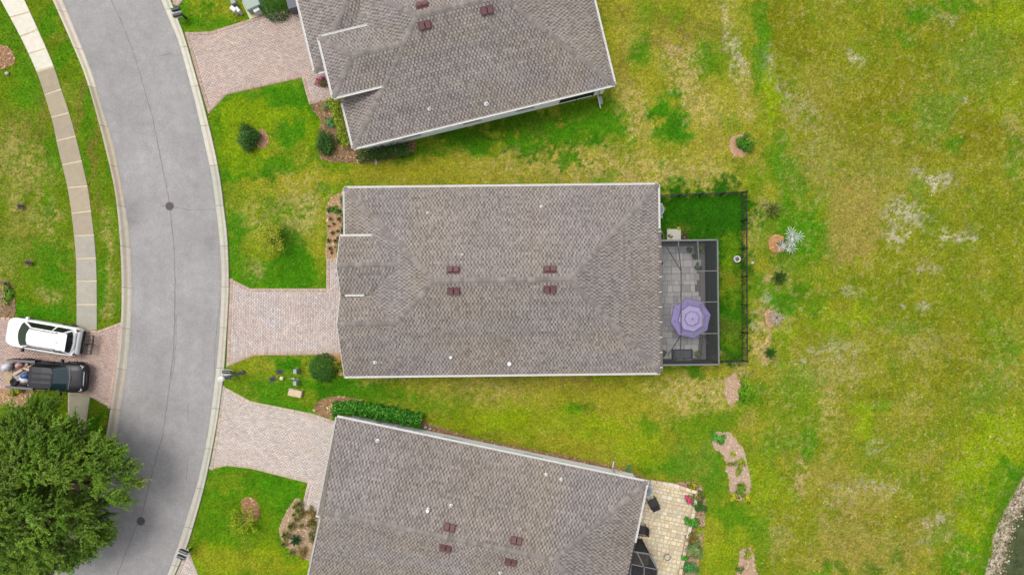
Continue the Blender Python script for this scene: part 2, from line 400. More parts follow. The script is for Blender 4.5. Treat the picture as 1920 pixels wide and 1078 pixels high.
# ------------------------------------------------------------------ lawn colour survey: (x, y, rx, ry, turn, colour, weight, speckled)
COLS = dict(V=(72, 132, 14), D=(50, 108, 12), K=(44, 98, 9), Y=(152, 152, 40), L=(134, 158, 18), S=(184, 168, 104), T=(156, 142, 72),
            P=(205, 168, 138), W=(184, 178, 150), O=(122, 122, 22), B=(132, 110, 60), G=(108, 138, 42), N=(104, 138, 20), A=(156, 150, 92))
BLOBS = """
1365 55 12 60 8 W .8 1;1382 110 14 45 10 W .9 1;1370 20 18 30 0 S .6 1;1443 120 16 34 15 W .9 1;1470 180 14 20 0 W .7 1;1500 190 28 28 0 A .8 1;1515 215 30 22 0 W .6 1;1390 160 14 40 0 S .7 1;1400 205 18 22 0 S .7 1
1602 110 12 8 0 W .7 1;1612 125 10 8 0 W .6 1;1800 195 8 7 0 W .9 0;1765 28 26 8 0 W .5 1;1900 240 20 30 0 A .6 1;1880 115 30 14 0 T .6 1
1762 342 26 14 0 W 1 1;1725 328 14 10 0 W .7 1;1690 400 40 28 0 W .85 1;1683 443 18 14 0 W .9 1;1780 443 18 14 0 W .8 1;1812 437 14 10 0 W .7 1;1735 500 14 10 0 W .6 1;1757 515 12 10 0 W .6 1;1715 410 30 24 0 W .6 1
1600 430 55 60 0 T .7 0;1590 360 70 40 0 T .6 0;1520 300 50 40 0 A .5 1;1500 340 30 40 0 T .55 0;1640 300 70 50 0 T .35 0;1550 250 40 40 0 A .5 1;1610 470 40 25 0 T .5 0;1545 170 60 60 0 T .45 1
1620 220 80 60 0 O .4 0;1480 60 40 50 0 O .5 0;1510 90 30 30 0 O .4 0;1700 60 80 40 0 O .35 0;1700 160 90 50 0 O .4 0;1850 270 60 40 0 O .6 0;1800 240 70 40 0 O .5 0;1740 290 50 30 0 O .4 0
1720 30 20 14 0 V .6 0;1800 8 60 16 0 V .7 0;1740 28 25 18 0 V .6 0;1700 70 22 14 0 V .55 0;1660 70 16 20 0 V .35 0;1900 25 40 40 0 L .8 0;1850 45 40 20 0 L .5 0;1835 5 16 8 0 Y .7 0
1830 120 70 60 0 G .7 0;1750 205 45 40 0 G .75 0;1740 240 30 40 0 G .5 0;1688 220 14 10 0 V .6 0;1780 265 14 18 0 V .5 0;1900 300 20 50 0 V .5 0;1790 275 20 20 0 V .6 0;1722 352 18 12 0 G .7 0;1890 190 40 40 0 L .4 0
1500 400 55 60 0 N .7 0;1480 330 40 50 0 V .55 0;1460 290 25 40 0 V .6 0;1440 200 14 60 0 L .7 0;1430 100 16 70 -8 V .75 0;1445 170 18 60 0 L .6 0;1425 30 14 40 0 V .6 0;1455 40 14 40 0 O .6 0
1510 440 50 40 0 V .6 0;1490 480 40 30 0 V .7 0;1470 420 60 60 0 V .55 0;1500 560 50 30 0 V .5 0;1435 540 40 30 0 V .7 0;1490 520 50 30 0 N .6 0;1420 420 20 60 0 N .6 0;1412 560 14 50 0 N .5 0;1470 570 30 20 0 V .8 0;1490 545 20 14 0 D .5 0;1470 620 20 20 0 L .7 0
1560 690 50 40 0 A .65 1;1565 655 40 20 0 W .5 1;1610 700 25 14 0 A .7 1;1500 680 16 8 0 W .8 1;1625 750 30 20 0 A .5 1;1560 750 20 60 0 S .5 1;1555 800 14 40 0 S .5 1;1700 755 40 20 0 A .5 1;1735 650 50 30 0 A .7 1;1710 780 40 30 0 T .4 1
1730 570 18 8 0 W .6 1;1727 575 10 8 0 W .8 1;1687 578 6 6 0 W .7 0;1595 545 14 10 0 W .5 1;1900 620 20 40 0 T .4 1;1880 690 20 40 0 A .4 1;1660 610 30 12 0 A .5 1;1820 560 60 40 0 N .3 0;1700 620 20 12 0 G .6 0
1500 725 50 40 0 G .7 0;1485 760 40 40 0 N .6 0;1520 780 30 30 0 N .5 0;1460 640 30 20 0 N .4 0;1620 770 18 40 0 L .8 0;1650 758 25 20 0 N .8 0;1640 745 40 12 0 O .6 0;1610 800 16 20 0 L .5 0;1560 600 40 20 0 L .5 0;1610 590 20 20 0 L .6 0;1580 610 20 20 0 N .5 0
1870 640 40 50 0 N .6 0;1900 660 20 20 0 V .5 0;1850 720 50 40 0 G .55 0;1790 715 40 25 0 O .5 0;1880 795 40 30 0 L .8 0;1850 790 30 20 0 L .5 0;1790 600 50 20 0 O .4 0;1800 660 50 30 0 O .3 0
1860 880 70 60 0 L .85 0;1890 840 50 60 0 L .7 0;1880 920 40 50 25 V .6 0;1850 970 25 60 15 V .5 0;1830 1000 40 60 0 L .7 0;1820 920 30 40 0 N .5 0;1800 1040 30 40 0 V .6 0;1840 1050 20 40 0 V .5 0;1810 880 40 30 0 L .5 0;1780 1060 30 20 0 V .4 0;1900 880 30 14 -40 V .8 0
1640 835 18 14 0 W .8 1;1640 850 50 40 0 G .3 0;1630 915 50 14 0 W .7 1;1572 915 20 10 0 W .7 1;1570 938 16 10 0 W .6 1;1605 940 10 20 0 W .5 1;1745 978 20 12 0 W .9 1;1765 970 20 14 0 W .6 1;1775 1000 25 10 0 A .7 1;1745 1005 30 20 0 G .6 0;1730 860 30 14 0 A .5 1;1545 970 12 30 0 A .5 1;1740 1010 14 10 0 W .5 1
1600 1000 70 50 0 T .55 0;1560 900 40 40 0 T .4 0;1620 940 50 30 0 T .5 0;1660 1040 70 40 0 T .5 0;1500 900 16 40 0 P .5 1;1550 1040 50 30 0 T .4 0;1720 1000 30 40 0 T .4 0;1460 1000 20 40 0 A .4 0;1640 1060 20 14 0 D .5 0;1682 1045 14 16 0 D .5 0;1650 1062 14 10 0 D .4 0;1565 1065 30 7 -14 D .5 0;1640 980 20 20 0 O .5 0;1700 980 20 30 0 O .4 0;1670 870 30 20 0 N .3 0;1540 1072 14 8 0 V .7 0;1800 935 16 10 0 G .5 0
1515 830 14 30 0 V .7 0;1480 830 20 12 0 V .5 0;1445 850 14 60 0 G .6 0;1470 820 30 20 0 G .5 0;1440 830 20 30 0 N .6 0;1460 930 30 30 0 L .4 0;1400 770 40 20 0 N .5 0
1200 95 20 40 10 V .7 0;1205 100 12 30 10 V .6 0;1245 135 18 10 30 V .6 0;1180 108 12 10 0 V .5 0;1270 178 22 16 0 V 1 0;1272 180 16 10 0 D .5 0;1232 210 28 14 0 V 1 0;1228 215 16 14 0 D .5 0;1275 240 24 34 10 V 1 0;1272 240 18 24 0 D .5 0;1240 255 18 12 0 V .9 0;1188 258 10 8 0 V .8 0;1245 185 20 10 0 V .6 0;1330 110 30 40 0 N .8 0;1325 100 16 30 0 V .6 0;1295 112 16 16 0 V .5 0;1270 30 30 20 0 N .6 0;1300 50 30 30 0 O .5 0;1190 25 14 14 0 N .5 0;1210 40 14 30 0 N .5 0
1160 60 30 60 0 Y .5 0;1150 25 20 20 0 B .5 1;1250 70 40 40 0 B .6 1;1180 60 20 40 0 S .3 1;1270 130 30 50 0 S .6 1;1290 150 30 40 0 S .8 1;1270 100 20 20 0 P .4 1;1320 180 30 30 0 S .5 1;1200 150 40 30 0 Y .7 0;1180 190 30 40 0 S .7 1;1170 130 20 40 0 B .4 0;1340 60 20 40 0 B .4 1;1300 70 30 40 0 A .3 1;1320 210 40 30 0 S .7 1;1200 230 20 40 0 S .7 1;1350 240 30 30 0 T .5 1;1330 280 50 30 0 T .7 1;1370 230 20 20 0 N .5 0
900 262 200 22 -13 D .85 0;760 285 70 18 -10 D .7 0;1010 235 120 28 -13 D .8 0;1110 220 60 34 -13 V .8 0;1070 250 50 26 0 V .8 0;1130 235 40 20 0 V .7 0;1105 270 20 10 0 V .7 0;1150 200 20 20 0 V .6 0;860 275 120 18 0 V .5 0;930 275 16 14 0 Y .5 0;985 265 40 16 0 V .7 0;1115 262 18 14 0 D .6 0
720 322 80 14 0 Y .8 0;830 320 140 20 0 Y .8 0;900 325 160 20 0 Y .7 1;1000 315 120 26 0 S .55 1;1060 300 60 16 0 Y .8 1;1150 310 100 34 0 S .75 1;1240 320 80 30 0 S .8 1;1330 330 50 30 0 S .6 1;1290 290 80 20 0 Y .5 1;1250 345 90 10 0 S .6 1;940 335 300 8 0 T .35 1;1066 298 10 10 0 V .8 0;1236 307 8 10 0 V .6 0;1270 345 20 14 0 V .7 0;1120 335 10 8 0 V .6 0;1150 330 12 8 0 V .5 0;1306 345 14 10 0 N .5 0
560 190 60 40 0 V .9 0;545 245 34 60 0 V .85 0;520 300 50 50 0 V .7 0;500 330 40 20 0 D .6 0;560 290 20 30 0 Y .5 0;440 200 40 30 0 V .7 0;420 220 20 40 0 V .8 0;500 190 50 20 0 V .8 0;525 170 30 14 0 V .8 0;470 215 60 26 0 L .7 0;430 280 20 60 0 L .6 0;480 240 30 14 0 L .5 0;490 280 40 18 0 Y .6 0;445 330 26 40 0 V .7 0;425 340 14 40 0 D .5 0;460 300 40 30 0 L .5 0;600 330 40 16 0 Y .7 0;640 335 60 12 0 Y .7 0;560 340 40 20 0 Y .7 0;610 345 20 8 0 V .6 0;585 245 14 30 0 L .5 0;540 210 40 14 0 L .5 0
540 370 60 40 0 S .5 1;510 350 60 20 0 Y .6 0;580 380 40 50 0 S .45 1;570 430 40 50 0 S .4 1;600 420 16 60 0 Y .5 0;500 390 30 30 0 N .5 0;450 400 24 50 0 V .6 0;460 380 30 40 0 Y .5 0;480 410 50 30 0 S .4 1;490 490 50 30 0 V .6 0;545 460 26 44 20 D .8 0;540 500 40 36 0 D .7 0;580 520 40 22 0 V .9 0;560 500 50 40 0 V .6 0;510 530 50 14 0 V .8 0;460 520 30 20 0 V .5 0;440 470 16 50 0 V .6 0;485 465 30 30 0 Y .5 0;600 490 14 40 0 Y .4 0;590 460 20 30 0 Y .5 0;480 510 14 20 0 S .5 1;435 440 10 40 0 V .6 0
1290 400 90 50 0 K 1 0;1345 400 70 50 0 K 1 0;1310 420 80 60 0 K 1 0;1372 450 30 120 0 K .9 0;1372 560 30 120 0 K .9 0;1320 560 70 130 0 K .95 0;1372 650 30 50 0 K .9 0;1370 400 30 40 0 K .9 0;1280 400 60 40 0 K 1 0;1370 530 20 30 0 Y .5 0;1355 510 14 14 0 B .4 0;1370 490 16 20 0 N .7 0;1372 460 16 30 0 N .6 0;1372 615 18 24 0 B .35 0;1370 640 16 20 0 N .6 0;1280 425 14 12 0 B .5 1;1375 580 16 40 0 V .4 0;1345 385 60 14 0 D .4 0
1440 390 16 12 0 P .6 1;1418 400 14 40 0 S .5 1;1412 450 12 40 0 S .4 1;1430 360 30 14 0 Y .5 0;1410 350 14 20 0 N .6 0;1425 330 20 30 0 N .6 0;1415 300 14 20 0 T .6 1;1440 575 14 20 0 W .6 1;1450 600 30 20 0 A .7 1;1415 610 14 20 0 W .6 1;1430 640 14 20 0 P .8 1;1440 660 14 24 0 P .7 1;1425 600 10 20 0 S .7 1;1420 640 20 30 0 S .7 1;1460 510 24 24 0 S .4 1;1445 520 14 14 0 P .4 1
560 735 70 36 0 V .7 0;520 700 40 18 0 N .7 0;600 745 50 24 0 V .7 0;480 690 40 18 0 Y .5 0;460 680 14 10 0 L .5 0;545 682 34 14 0 V 1 0;545 680 24 9 0 D .5 0;650 735 60 24 0 D .6 0;700 740 80 24 0 V .7 0;575 690 14 20 0 Y .7 1;560 745 30 14 0 Y .4 0;620 720 30 10 0 D .5 0;770 760 100 20 8 V .4 0;500 740 40 20 0 V .5 0;540 760 50 10 0 V .6 0
740 715 60 10 0 S .5 1;830 720 80 18 0 Y .7 1;900 725 90 22 0 S .4 1;1000 720 120 18 0 B .4 1;1100 720 80 14 0 B .6 1;1030 720 60 14 0 T .5 1;1130 705 18 14 0 L .8 0;990 735 14 8 0 L .6 0;950 745 60 20 0 S .4 1;1080 745 120 24 0 Y .7 1;1190 745 80 30 0 Y .8 1;1250 735 60 24 0 S .5 1;1300 745 60 50 0 S .7 1;1340 720 60 40 0 S .7 1;1330 690 60 10 0 Y .7 0;1260 690 60 8 0 V .6 0;1298 695 20 12 0 V .8 0;1080 766 18 10 0 V .8 0;1105 768 12 12 0 D .6 0;1070 765 20 5 0 V .6 0
1180 770 60 40 0 Y .6 0;950 775 120 20 0 L .5 0;1050 800 150 24 0 L .5 0;830 765 60 20 0 N .5 0;900 790 120 18 0 L .5 0;1150 815 80 24 0 L .6 0;1080 830 150 14 8 Y .6 0;1200 830 50 30 0 L .5 0;1215 800 20 14 0 V .6 0;1250 870 50 16 10 V .7 0;1270 880 30 12 0 V .6 0;1200 860 40 14 0 L .6 0;1300 830 30 50 0 N .6 0;1290 870 40 40 0 G .5 0;1330 860 26 60 0 G .7 0;1340 900 24 60 0 V .6 0;1345 790 30 20 0 D .6 0;1310 800 50 20 0 N .7 0;1290 790 50 14 0 N .5 0;1360 780 50 14 0 N .6 0;1400 790 16 20 0 T .5 0
1370 1000 40 60 0 L .4 0;1350 970 40 50 0 N .6 0;1345 1040 30 40 0 L .6 0;1420 960 30 40 0 N .5 0;1380 960 30 20 0 V .6 0;1420 1010 20 40 0 V .5 0;1405 870 20 60 0 N .5 0;1430 900 30 40 0 L .5 0;1335 1000 20 30 0 Y .6 0;1370 1060 30 20 0 N .5 0;1405 735 34 26 0 V .7 0;1385 690 20 30 0 P .3 1
460 900 80 30 0 V .8 0;420 930 50 50 0 V .7 0;530 930 40 50 0 V .8 0;500 1000 50 50 0 N .7 0;440 960 60 40 0 N .6 0;400 1000 40 40 0 V .5 0;430 900 40 16 0 Y .3 0;520 910 50 14 0 V .6 0;400 1050 60 34 0 L .6 0;380 1035 14 20 0 Y .6 0;440 1050 60 24 0 Y .5 0;560 1055 40 26 0 L .8 0;510 1060 40 20 0 Y .5 0;500 1040 30 20 0 L .5 0;545 980 20 60 0 V .5 0;475 990 30 14 0 D .4 0
20 50 30 50 0 V .6 0;60 150 30 60 0 V .6 0;40 200 60 40 0 N .5 0;90 200 20 60 0 B .4 1;40 240 50 40 0 B .5 1;20 280 40 40 0 S .45 1;60 330 50 40 0 S .5 1;30 350 40 30 0 T .4 1;100 290 20 40 0 V .5 0;95 390 10 20 0 V .7 0;70 400 40 30 0 S .4 1;95 430 14 14 0 S .6 1;110 410 16 14 0 S .5 1;30 430 40 40 0 T .4 1;20 470 30 30 0 G .5 0;90 480 40 30 0 V .7 0;110 540 30 40 0 V .5 0;80 520 50 20 0 V .5 0;100 555 26 16 0 S .6 1;60 590 60 14 0 V .9 0;100 590 40 20 0 V .8 0;40 580 20 20 0 V .7 0;60 530 20 30 0 N .5 0;10 500 20 30 0 S .4 1;90 340 20 30 0 N .5 0;25 375 14 40 0 S .4 1;50 180 30 20 0 V .4 0
100 30 14 60 -20 V .7 0;130 90 14 60 -20 V .7 0;165 200 10 70 -14 V .6 0;150 130 10 50 -20 N .5 0;150 190 7 80 -14 B .4 0;175 300 6 80 -8 B .45 0;190 380 8 50 -5 B .5 1;205 310 8 60 -8 V .6 0;160 290 8 60 -10 V .6 0;200 430 12 40 0 S .5 1;205 470 12 30 0 S .4 1;205 520 14 24 0 S .4 1;190 560 10 30 0 V .6 0;205 580 14 20 0 S .6 1;190 520 8 40 0 V .6 0;212 430 8 40 0 N .6 0;215 570 8 30 0 V .5 0;185 780 24 40 0 D .8 0;170 810 20 20 0 D .6 0;180 765 14 10 0 Y .3 0;195 790 12 8 0 Y .4 0
392 22 13 17 0 V 1 0;392 22 9 12 0 D .5 0;345 15 8 11 0 V 1 0;410 8 50 20 0 Y .7 1;360 45 30 10 0 V .8 0;400 50 40 8 0 V .6 0;470 40 30 10 0 V .7 0;440 30 40 12 0 Y .5 0;370 30 14 14 0 Y .6 1;480 20 20 14 0 V .5 0
"""
BL = []
for ln in BLOBS.strip().split('\n'):
    for it in ln.split(';'):
        q = it.split()
        BL.append((float(q[0]), float(q[1]), float(q[2]), float(q[3]), R(float(q[4])), np.array(C(*COLS[q[5]])), float(q[6]), q[7] == '1'))
pond_m = PL(POND)
def smoothstep(a, b, x):
    t = np.clip((x - a) / (b - a), 0, 1); return t * t * (3 - 2 * t)
def lawn_colour(X, Y):
    """linear albedo of the lawn at ground points"""
    k = FPX / CAM_H
    px = 960 + X * k; py = 539 - Y * k
    hx = (fbm(X * 0.9, Y * 0.9, 4) - 0.5); hy = (fbm(X * 0.9 + 40, Y * 0.9 + 11, 4) - 0.5)
    qx = px + hx * 38; qy = py + hy * 38
    A = np.array
    field, front, left, side = (A(C(*c)) for c in ((132, 139, 32), (102, 140, 20), (101, 128, 20), (148, 150, 44)))
    wf = smoothstep(1385, 1460, qx)[:, None]; wl_ = (1 - smoothstep(225, 300, qx))[:, None]
    wfr = (1 - smoothstep(600, 720, qx))[:, None]
    c = side * (1 - wf) + field * wf
    c = c * (1 - wfr) + front * wfr
    c = c * (1 - wl_) + left * wl_
    hf = fbm(X * 5.5, Y * 5.5, 3)          # tufts
    hf2 = fbm(X * 3.1 + 9, Y * 3.1 + 3, 3)
    md = fbm(X * 0.55 + 3, Y * 0.55 + 8, 4)
    # wandering mixture of olive, straw and green through the whole turf
    def mixin(c, col_, w_): return c * (1 - w_[:, None]) + A(C(*col_)) * w_[:, None]
    c = mixin(c, (104, 128, 20), 0.48 * smoothstep(0.50, 0.66, md))
    c = mixin(c, (98, 136, 30), 0.34 * smoothstep(0.54, 0.70, fbm(X * 0.8 + 60, Y * 0.8 + 22, 4)))
    c = mixin(c, (160, 150, 70), 0.28 * smoothstep(0.50, 0.30, md) * (0.4 + 0.6 * smoothstep(0.4, 0.6, hf2)))
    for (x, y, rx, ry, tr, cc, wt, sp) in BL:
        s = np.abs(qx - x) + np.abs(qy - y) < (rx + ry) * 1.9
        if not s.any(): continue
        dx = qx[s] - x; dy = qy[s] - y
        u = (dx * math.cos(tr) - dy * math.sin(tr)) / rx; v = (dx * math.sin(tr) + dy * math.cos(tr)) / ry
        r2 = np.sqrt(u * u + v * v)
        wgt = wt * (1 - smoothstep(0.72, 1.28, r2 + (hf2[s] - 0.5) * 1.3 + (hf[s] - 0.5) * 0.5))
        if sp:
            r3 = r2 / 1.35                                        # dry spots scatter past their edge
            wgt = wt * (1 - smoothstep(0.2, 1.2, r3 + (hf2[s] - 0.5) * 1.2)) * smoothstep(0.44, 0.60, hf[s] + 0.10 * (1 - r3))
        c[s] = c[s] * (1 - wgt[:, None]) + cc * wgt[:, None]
    # dry and lush tufts
    f = 1.06 + (fbm(X * 7, Y * 7, 3) - 0.5) * 0.5 + (fbm(X * 1.7, Y * 1.7, 3) - 0.5) * 0.35
    c = c * f[:, None]
    dry = smoothstep(0.60, 0.74, fbm(X * 4.3 + 31, Y * 4.3 + 7, 3)) * 0.5 * wf[:, 0]
    c = mixin(c, (184, 174, 110), dry * 0.8)
    # pond bank: sand, pebbles, mud
    ins = pip(X, Y, pond_m); D = polydist(X, Y, pond_m); D = np.where(ins, D, -D)
    D = D + (fbm(X * 2, Y * 2, 3) - 0.5) * 0.5
    ws = smoothstep(-0.05, 0.12, D)
    c = mixin(c, (64, 118, 12), 0.6 * smoothstep(-0.9, -0.3, D) * (1 - ws))
    c = mixin(c, (204, 192, 172), ws)
    c = mixin(c, (122, 106, 84), ws * 0.6 * smoothstep(0.48, 0.60, fbm(X * 6 + 5, Y * 6, 3) + 0.10 * fbm(X, Y, 2)))
    c = mixin(c, (72, 84, 40), 0.9 * smoothstep(0.9, 1.5, D))
    return c, D
def ground_z(D):
    return np.where(D > 0, -0.28 * np.clip(D, 0, 4) , 0.0)

# ground: one sheet, fine where the picture shows it, running on to the horizon
xs = np.concatenate([[-400, -150, -60, -46, -42, -40, -39], np.arange(-38, 48.01, 0.13), [49, 50, 52, 56, 70, 150, 400]])
ys = np.concatenate([[-400, -150, -60, -34, -29, -27, -25.5], np.arange(-24.5, 21.51, 0.13), [22.5, 24, 26, 31, 60, 150, 400]])
GX, GY = np.meshgrid(xs, ys)
gx, gy = GX.ravel(), GY.ravel()
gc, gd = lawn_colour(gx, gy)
gz = ground_z(gd)
out_ = np.clip(np.maximum.reduce([-36 - gx, gx - 46, -22.5 - gy, gy - 20]) / 4.5, 0, 1)[:, None] * (gd < -1)[:, None]   # beyond the survey the turf is plain
gc = gc * (1 - out_) + np.array(C(124, 136, 30))[None, :] * out_
nx, ny = len(xs), len(ys)
ii = (np.arange(ny - 1)[:, None] * nx + np.arange(nx - 1)[None, :]).ravel()
GF = np.stack([ii, ii + 1, ii + nx + 1, ii + nx], 1)
TURF = [(7.0, (.66, .76, .60), (1.38, 1.26, 1.30)), (2.6, (.88, .93, .86), (1.13, 1.07, 1.12))]
GM = mat('lawn', attr=True, rough=0.95, nscale=16, namt=0.20, spec=0.05, bump=0.5, bscale=16, big=[(30.0, 0.22)], turf=TURF)
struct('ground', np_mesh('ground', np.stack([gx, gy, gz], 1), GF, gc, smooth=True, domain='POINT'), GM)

# pond water
pm = MB(); pm.add([(x, y, -0.42) for x, y in ((27, -24.4), (47.8, -24.4), (47.8, -7), (27, -7))], [(0, 1, 2, 3)])
struct('pond_water', pm, mat('pond_water', color=C(74, 84, 46), rough=0.25, nscale=1.6, namt=0.6, spec=0.3, big=[(6, .35)]))

# ------------------------------------------------------------------ road
ASPH = mat('asphalt', attr=True, rough=0.9, nscale=22, namt=0.13, spec=0.2, bump=0.35, bscale=60, big=[(0.45, 0.10), (1.8, 0.08), (11.0, 0.14), (24.0, 0.16)])
na = 25
V = []; cc = []
for i in range(len(rl)):
    for j in range(na):
        p = rl[i].lerp(rr[i], j / (na - 1))
        p.z = 0.012 + 0.05 * (1 - (2 * j / (na - 1) - 1) ** 2)
        V.append(p)
V = np.array([tuple(p) for p in V])
base = np.array(C(172, 169, 168))
wear = 1 + (fbm(V[:, 0] * 0.35, V[:, 1] * 0.35, 3) - 0.5) * 0.22
cc = base[None, :] * wear[:, None]
lane = np.tile(np.linspace(0, 1, na), len(rl))
cc *= (1 - .035 * (np.exp(-((lane - .16) / .05) ** 2) + np.exp(-((lane - .36) / .05) ** 2) + np.exp(-((lane - .66) / .05) ** 2) + np.exp(-((lane - .86) / .05) ** 2)) - .05 * (np.exp(-(lane / .03) ** 2) + np.exp(-((1 - lane) / .03) ** 2)))[:, None]   # tyre lanes and gutter grit
for (x, y, r_, k_) in ((245, 395, 22, .80), (248, 415, 14, .85), (392, 460, 14, .86), (300, 640, 40, .95), (180, 40, 40, 1.06), (270, 450, 30, 1.08), (352, 300, 9, .90), (366, 350, 7, .88), (285, 560, 8, .90), (355, 640, 10, .92), (300, 760, 12, .93), (240, 130, 14, .94), (345, 520, 26, 1.05), (262, 300, 24, 1.05)):
    q = P(x, y); dd = np.hypot(V[:, 0] - q.x, V[:, 1] - q.y) / (r_ * 0.0351)
    cc *= (1 - (1 - k_) * np.exp(-dd * dd))[:, None]
RF = [(i * na + j, i * na + j + 1, (i + 1) * na + j + 1, (i + 1) * na + j) for i in range(len(rl) - 1) for j in range(na - 1)]
road = struct('road', np_mesh('road', V, RF, cc, smooth=True, domain='POINT'), ASPH)
def road_z(p):
    i = min(range(len(rl)), key=lambda k: (rl[k].lerp(rr[k], .5) - Vector((p.x, p.y, 0))).length)
    a, b = rl[i], rr[i]; t = max(0, min(1, (p - a).dot(b - a) / (b - a).length_squared))
    return 0.012 + 0.05 * (1 - (2 * t - 1) ** 2)
TAR = mat('tar_seam', attr=True, rough=0.7, nscale=6, namt=0.3)
def strip(pts, wd, mb, c, jit=0.02, lift=0.006):
    p = lerp_poly(pts, 0.25); vv = []
    for i, q in enumerate(p):
        a = p[max(0, i - 1)]; b = p[min(len(p) - 1, i + 1)]; t = (b - a).normalized(); n = Vector((-t.y, t.x, 0))
        q = q + n * random.uniform(-jit, jit); ww = wd * random.uniform(0.6, 1.3) / 2
        z = road_z(q) + lift
        vv += [(q.x + n.x * ww, q.y + n.y * ww, z), (q.x - n.x * ww, q.y - n.y * ww, z)]
    mb.add(vv, [(2 * i, 2 * i + 1, 2 * i + 3, 2 * i + 2) for i in range(len(p) - 1)], c)
SEAM = [(200, -20), (209, 0), (235, 57), (255, 112), (272, 170), (287, 220), (297, 270), (316, 366), (319, 387), (321, 402), (327, 457), (329, 520), (329, 577), (326, 660), (319, 720), (306, 815), (287, 883), (269, 955), (262, 975), (255, 988), (222, 1073), (215, 1090)]
sm = MB(); strip(PL(SEAM), 0.045, sm, C(134, 130, 128)); strip(PL([(331, 590), (331, 640), (326, 690), (322, 710)]), 0.04, sm, C(146, 140, 140))
part('road_seam', sm, TAR, road)
ck = MB()
for c_ in ([(322, 389), (340, 391), (355, 394), (380, 394), (404, 393)], [(314, 386), (300, 386)], [(300, 106), (310, 105), (321, 101)], [(402, 695), (404, 640), (408, 600), (414, 560)], [(384, 860), (376, 900), (366, 930), (352, 975)], [(353, 860), (350, 900)], [(354, 755), (353, 790)]):
    strip(PL(c_), 0.028, ck, C(134, 128, 128), 0.03)
part('crack', ck, TAR, road)

# ------------------------------------------------------------------ kerbs and sidewalk, laid segment by segment
CONC = mat('concrete', objcol=True, attr2=True, rough=0.85, nscale=3.0, namt=0.10, spec=0.2, bump=0.25, bscale=40, big=[(26.0, 0.08), (0.8, 0.06)])
def kerb(a, b, nseg, tone):
    n_ = 8
    A_ = arc_resample(a, nseg * n_ + 1); B_ = arc_resample(b, nseg * n_ + 1)
    bed = MB()
    vv = []
    for p, q in zip(A_, B_): vv += [(p.x, p.y, 0.006), (q.x, q.y, 0.006)]
    bed.add(vv, [(2 * i, 2 * i + 1, 2 * i + 3, 2 * i + 2) for i in range(len(A_) - 1)])
    root = struct('kerb', bed, mat('kerb_bed', color=C(120, 112, 98), namt=0.2))
    prof = [(0.0, 0.014), (0.02, 0.034), (0.42, 0.03), (0.58, 0.055), (0.74, 0.125), (0.96, 0.14), (1.0, 0.12), (1.0, 0.0)]
    for s in range(nseg):
        m_ = MB(); rings = []
        for i in range(n_ + 1):
            k = s * n_ + i; p, q = A_[k].copy(), B_[k].copy()
            t = (A_[min(k + 1, len(A_) - 1)] - A_[max(k - 1, 0)]).normalized()
            if i == 0: p += t * 0.012; q += t * 0.012
            if i == n_: p -= t * 0.012; q -= t * 0.012
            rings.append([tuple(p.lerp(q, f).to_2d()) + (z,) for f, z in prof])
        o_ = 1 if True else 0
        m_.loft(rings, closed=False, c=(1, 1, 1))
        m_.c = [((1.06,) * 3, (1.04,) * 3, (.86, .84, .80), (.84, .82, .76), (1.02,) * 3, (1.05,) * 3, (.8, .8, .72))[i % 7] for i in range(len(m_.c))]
        mid = A_[s * n_ + n_ // 2]
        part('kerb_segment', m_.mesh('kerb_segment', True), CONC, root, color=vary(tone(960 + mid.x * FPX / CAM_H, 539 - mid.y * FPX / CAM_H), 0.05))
def tone_l(px, py): return C(226, 216, 196) if py < 145 else (C(196, 184, 166) if py < 400 else C(200, 192, 178))
def tone_r(px, py): return C(224, 219, 200) if py < 340 else C(208, 204, 190)
kerb(rl, cl, 34, tone_l)
kerb(rr, cr, 34, tone_r)

J = [(-20, -24), (-4, -14), (34, 24), (70, 57), (102, 92), (136, 125), (178, 168), (220, 212), (264, 256), (309, 302), (352, 349), (400, 396), (442, 441), (485, 484), (527, 527), (571, 571), (616, 619)]
def at_y(pts, py):
    y = (539 - py) * CAM_H / FPX
    for a, b in zip(pts[:-1], pts[1:]):
        if (a.y - y) * (b.y - y) <= 0: return a.lerp(b, (a.y - y) / (a.y - b.y + 1e-9))
    return min((pts[0], pts[-1]), key=lambda q: abs(q.y - y)).copy()
wbed = MB()
def walk_slabs(root, joints, la, ra, tone):
    for i in range(len(joints) - 1):
        n_ = 4; lp = [at_y(la, joints[i][0] + (joints[i + 1][0] - joints[i][0]) * k / n_) for k in range(n_ + 1)]
        rp = [at_y(ra, joints[i][1] + (joints[i + 1][1] - joints[i][1]) * k / n_) for k in range(n_ + 1)]
        for L_ in (lp, rp):
            d0 = (L_[1] - L_[0]).normalized(); L_[0] = L_[0] + d0 * 0.045; d1 = (L_[-1] - L_[-2]).normalized(); L_[-1] = L_[-1] - d1 * 0.045
        m_ = MB(); m_.prism([tuple(p.to_2d()) for p in lp] + [tuple(p.to_2d()) for p in rp[::-1]], 0.0, 0.05 + random.uniform(-.006, .006), c=(1, 1, 1), inset=0.01)
        part('slab', m_, CONC, root, color=vary(tone(i, joints[i][0]), 0.05, 0.02))
vv = []
for k in range(60):
    t = -22 + (640) * k / 59
    a = at_y(wl, t); b = at_y(wr, t); vv += [(a.x, a.y, 0.02), (b.x, b.y, 0.036)]
wbed.add(vv, [(2 * i, 2 * i + 1, 2 * i + 3, 2 * i + 2) for i in range(59)])
JOINT = mat('joint_sand', color=C(226, 212, 178), namt=0.2)
walk = struct('sidewalk', wbed, JOINT)
walk_slabs(walk, J, wl, wr, lambda i, y: C(240, 234, 218, 0.98) if y < 130 else (C(186, 172, 148) if y < 440 else C(186, 180, 166)))
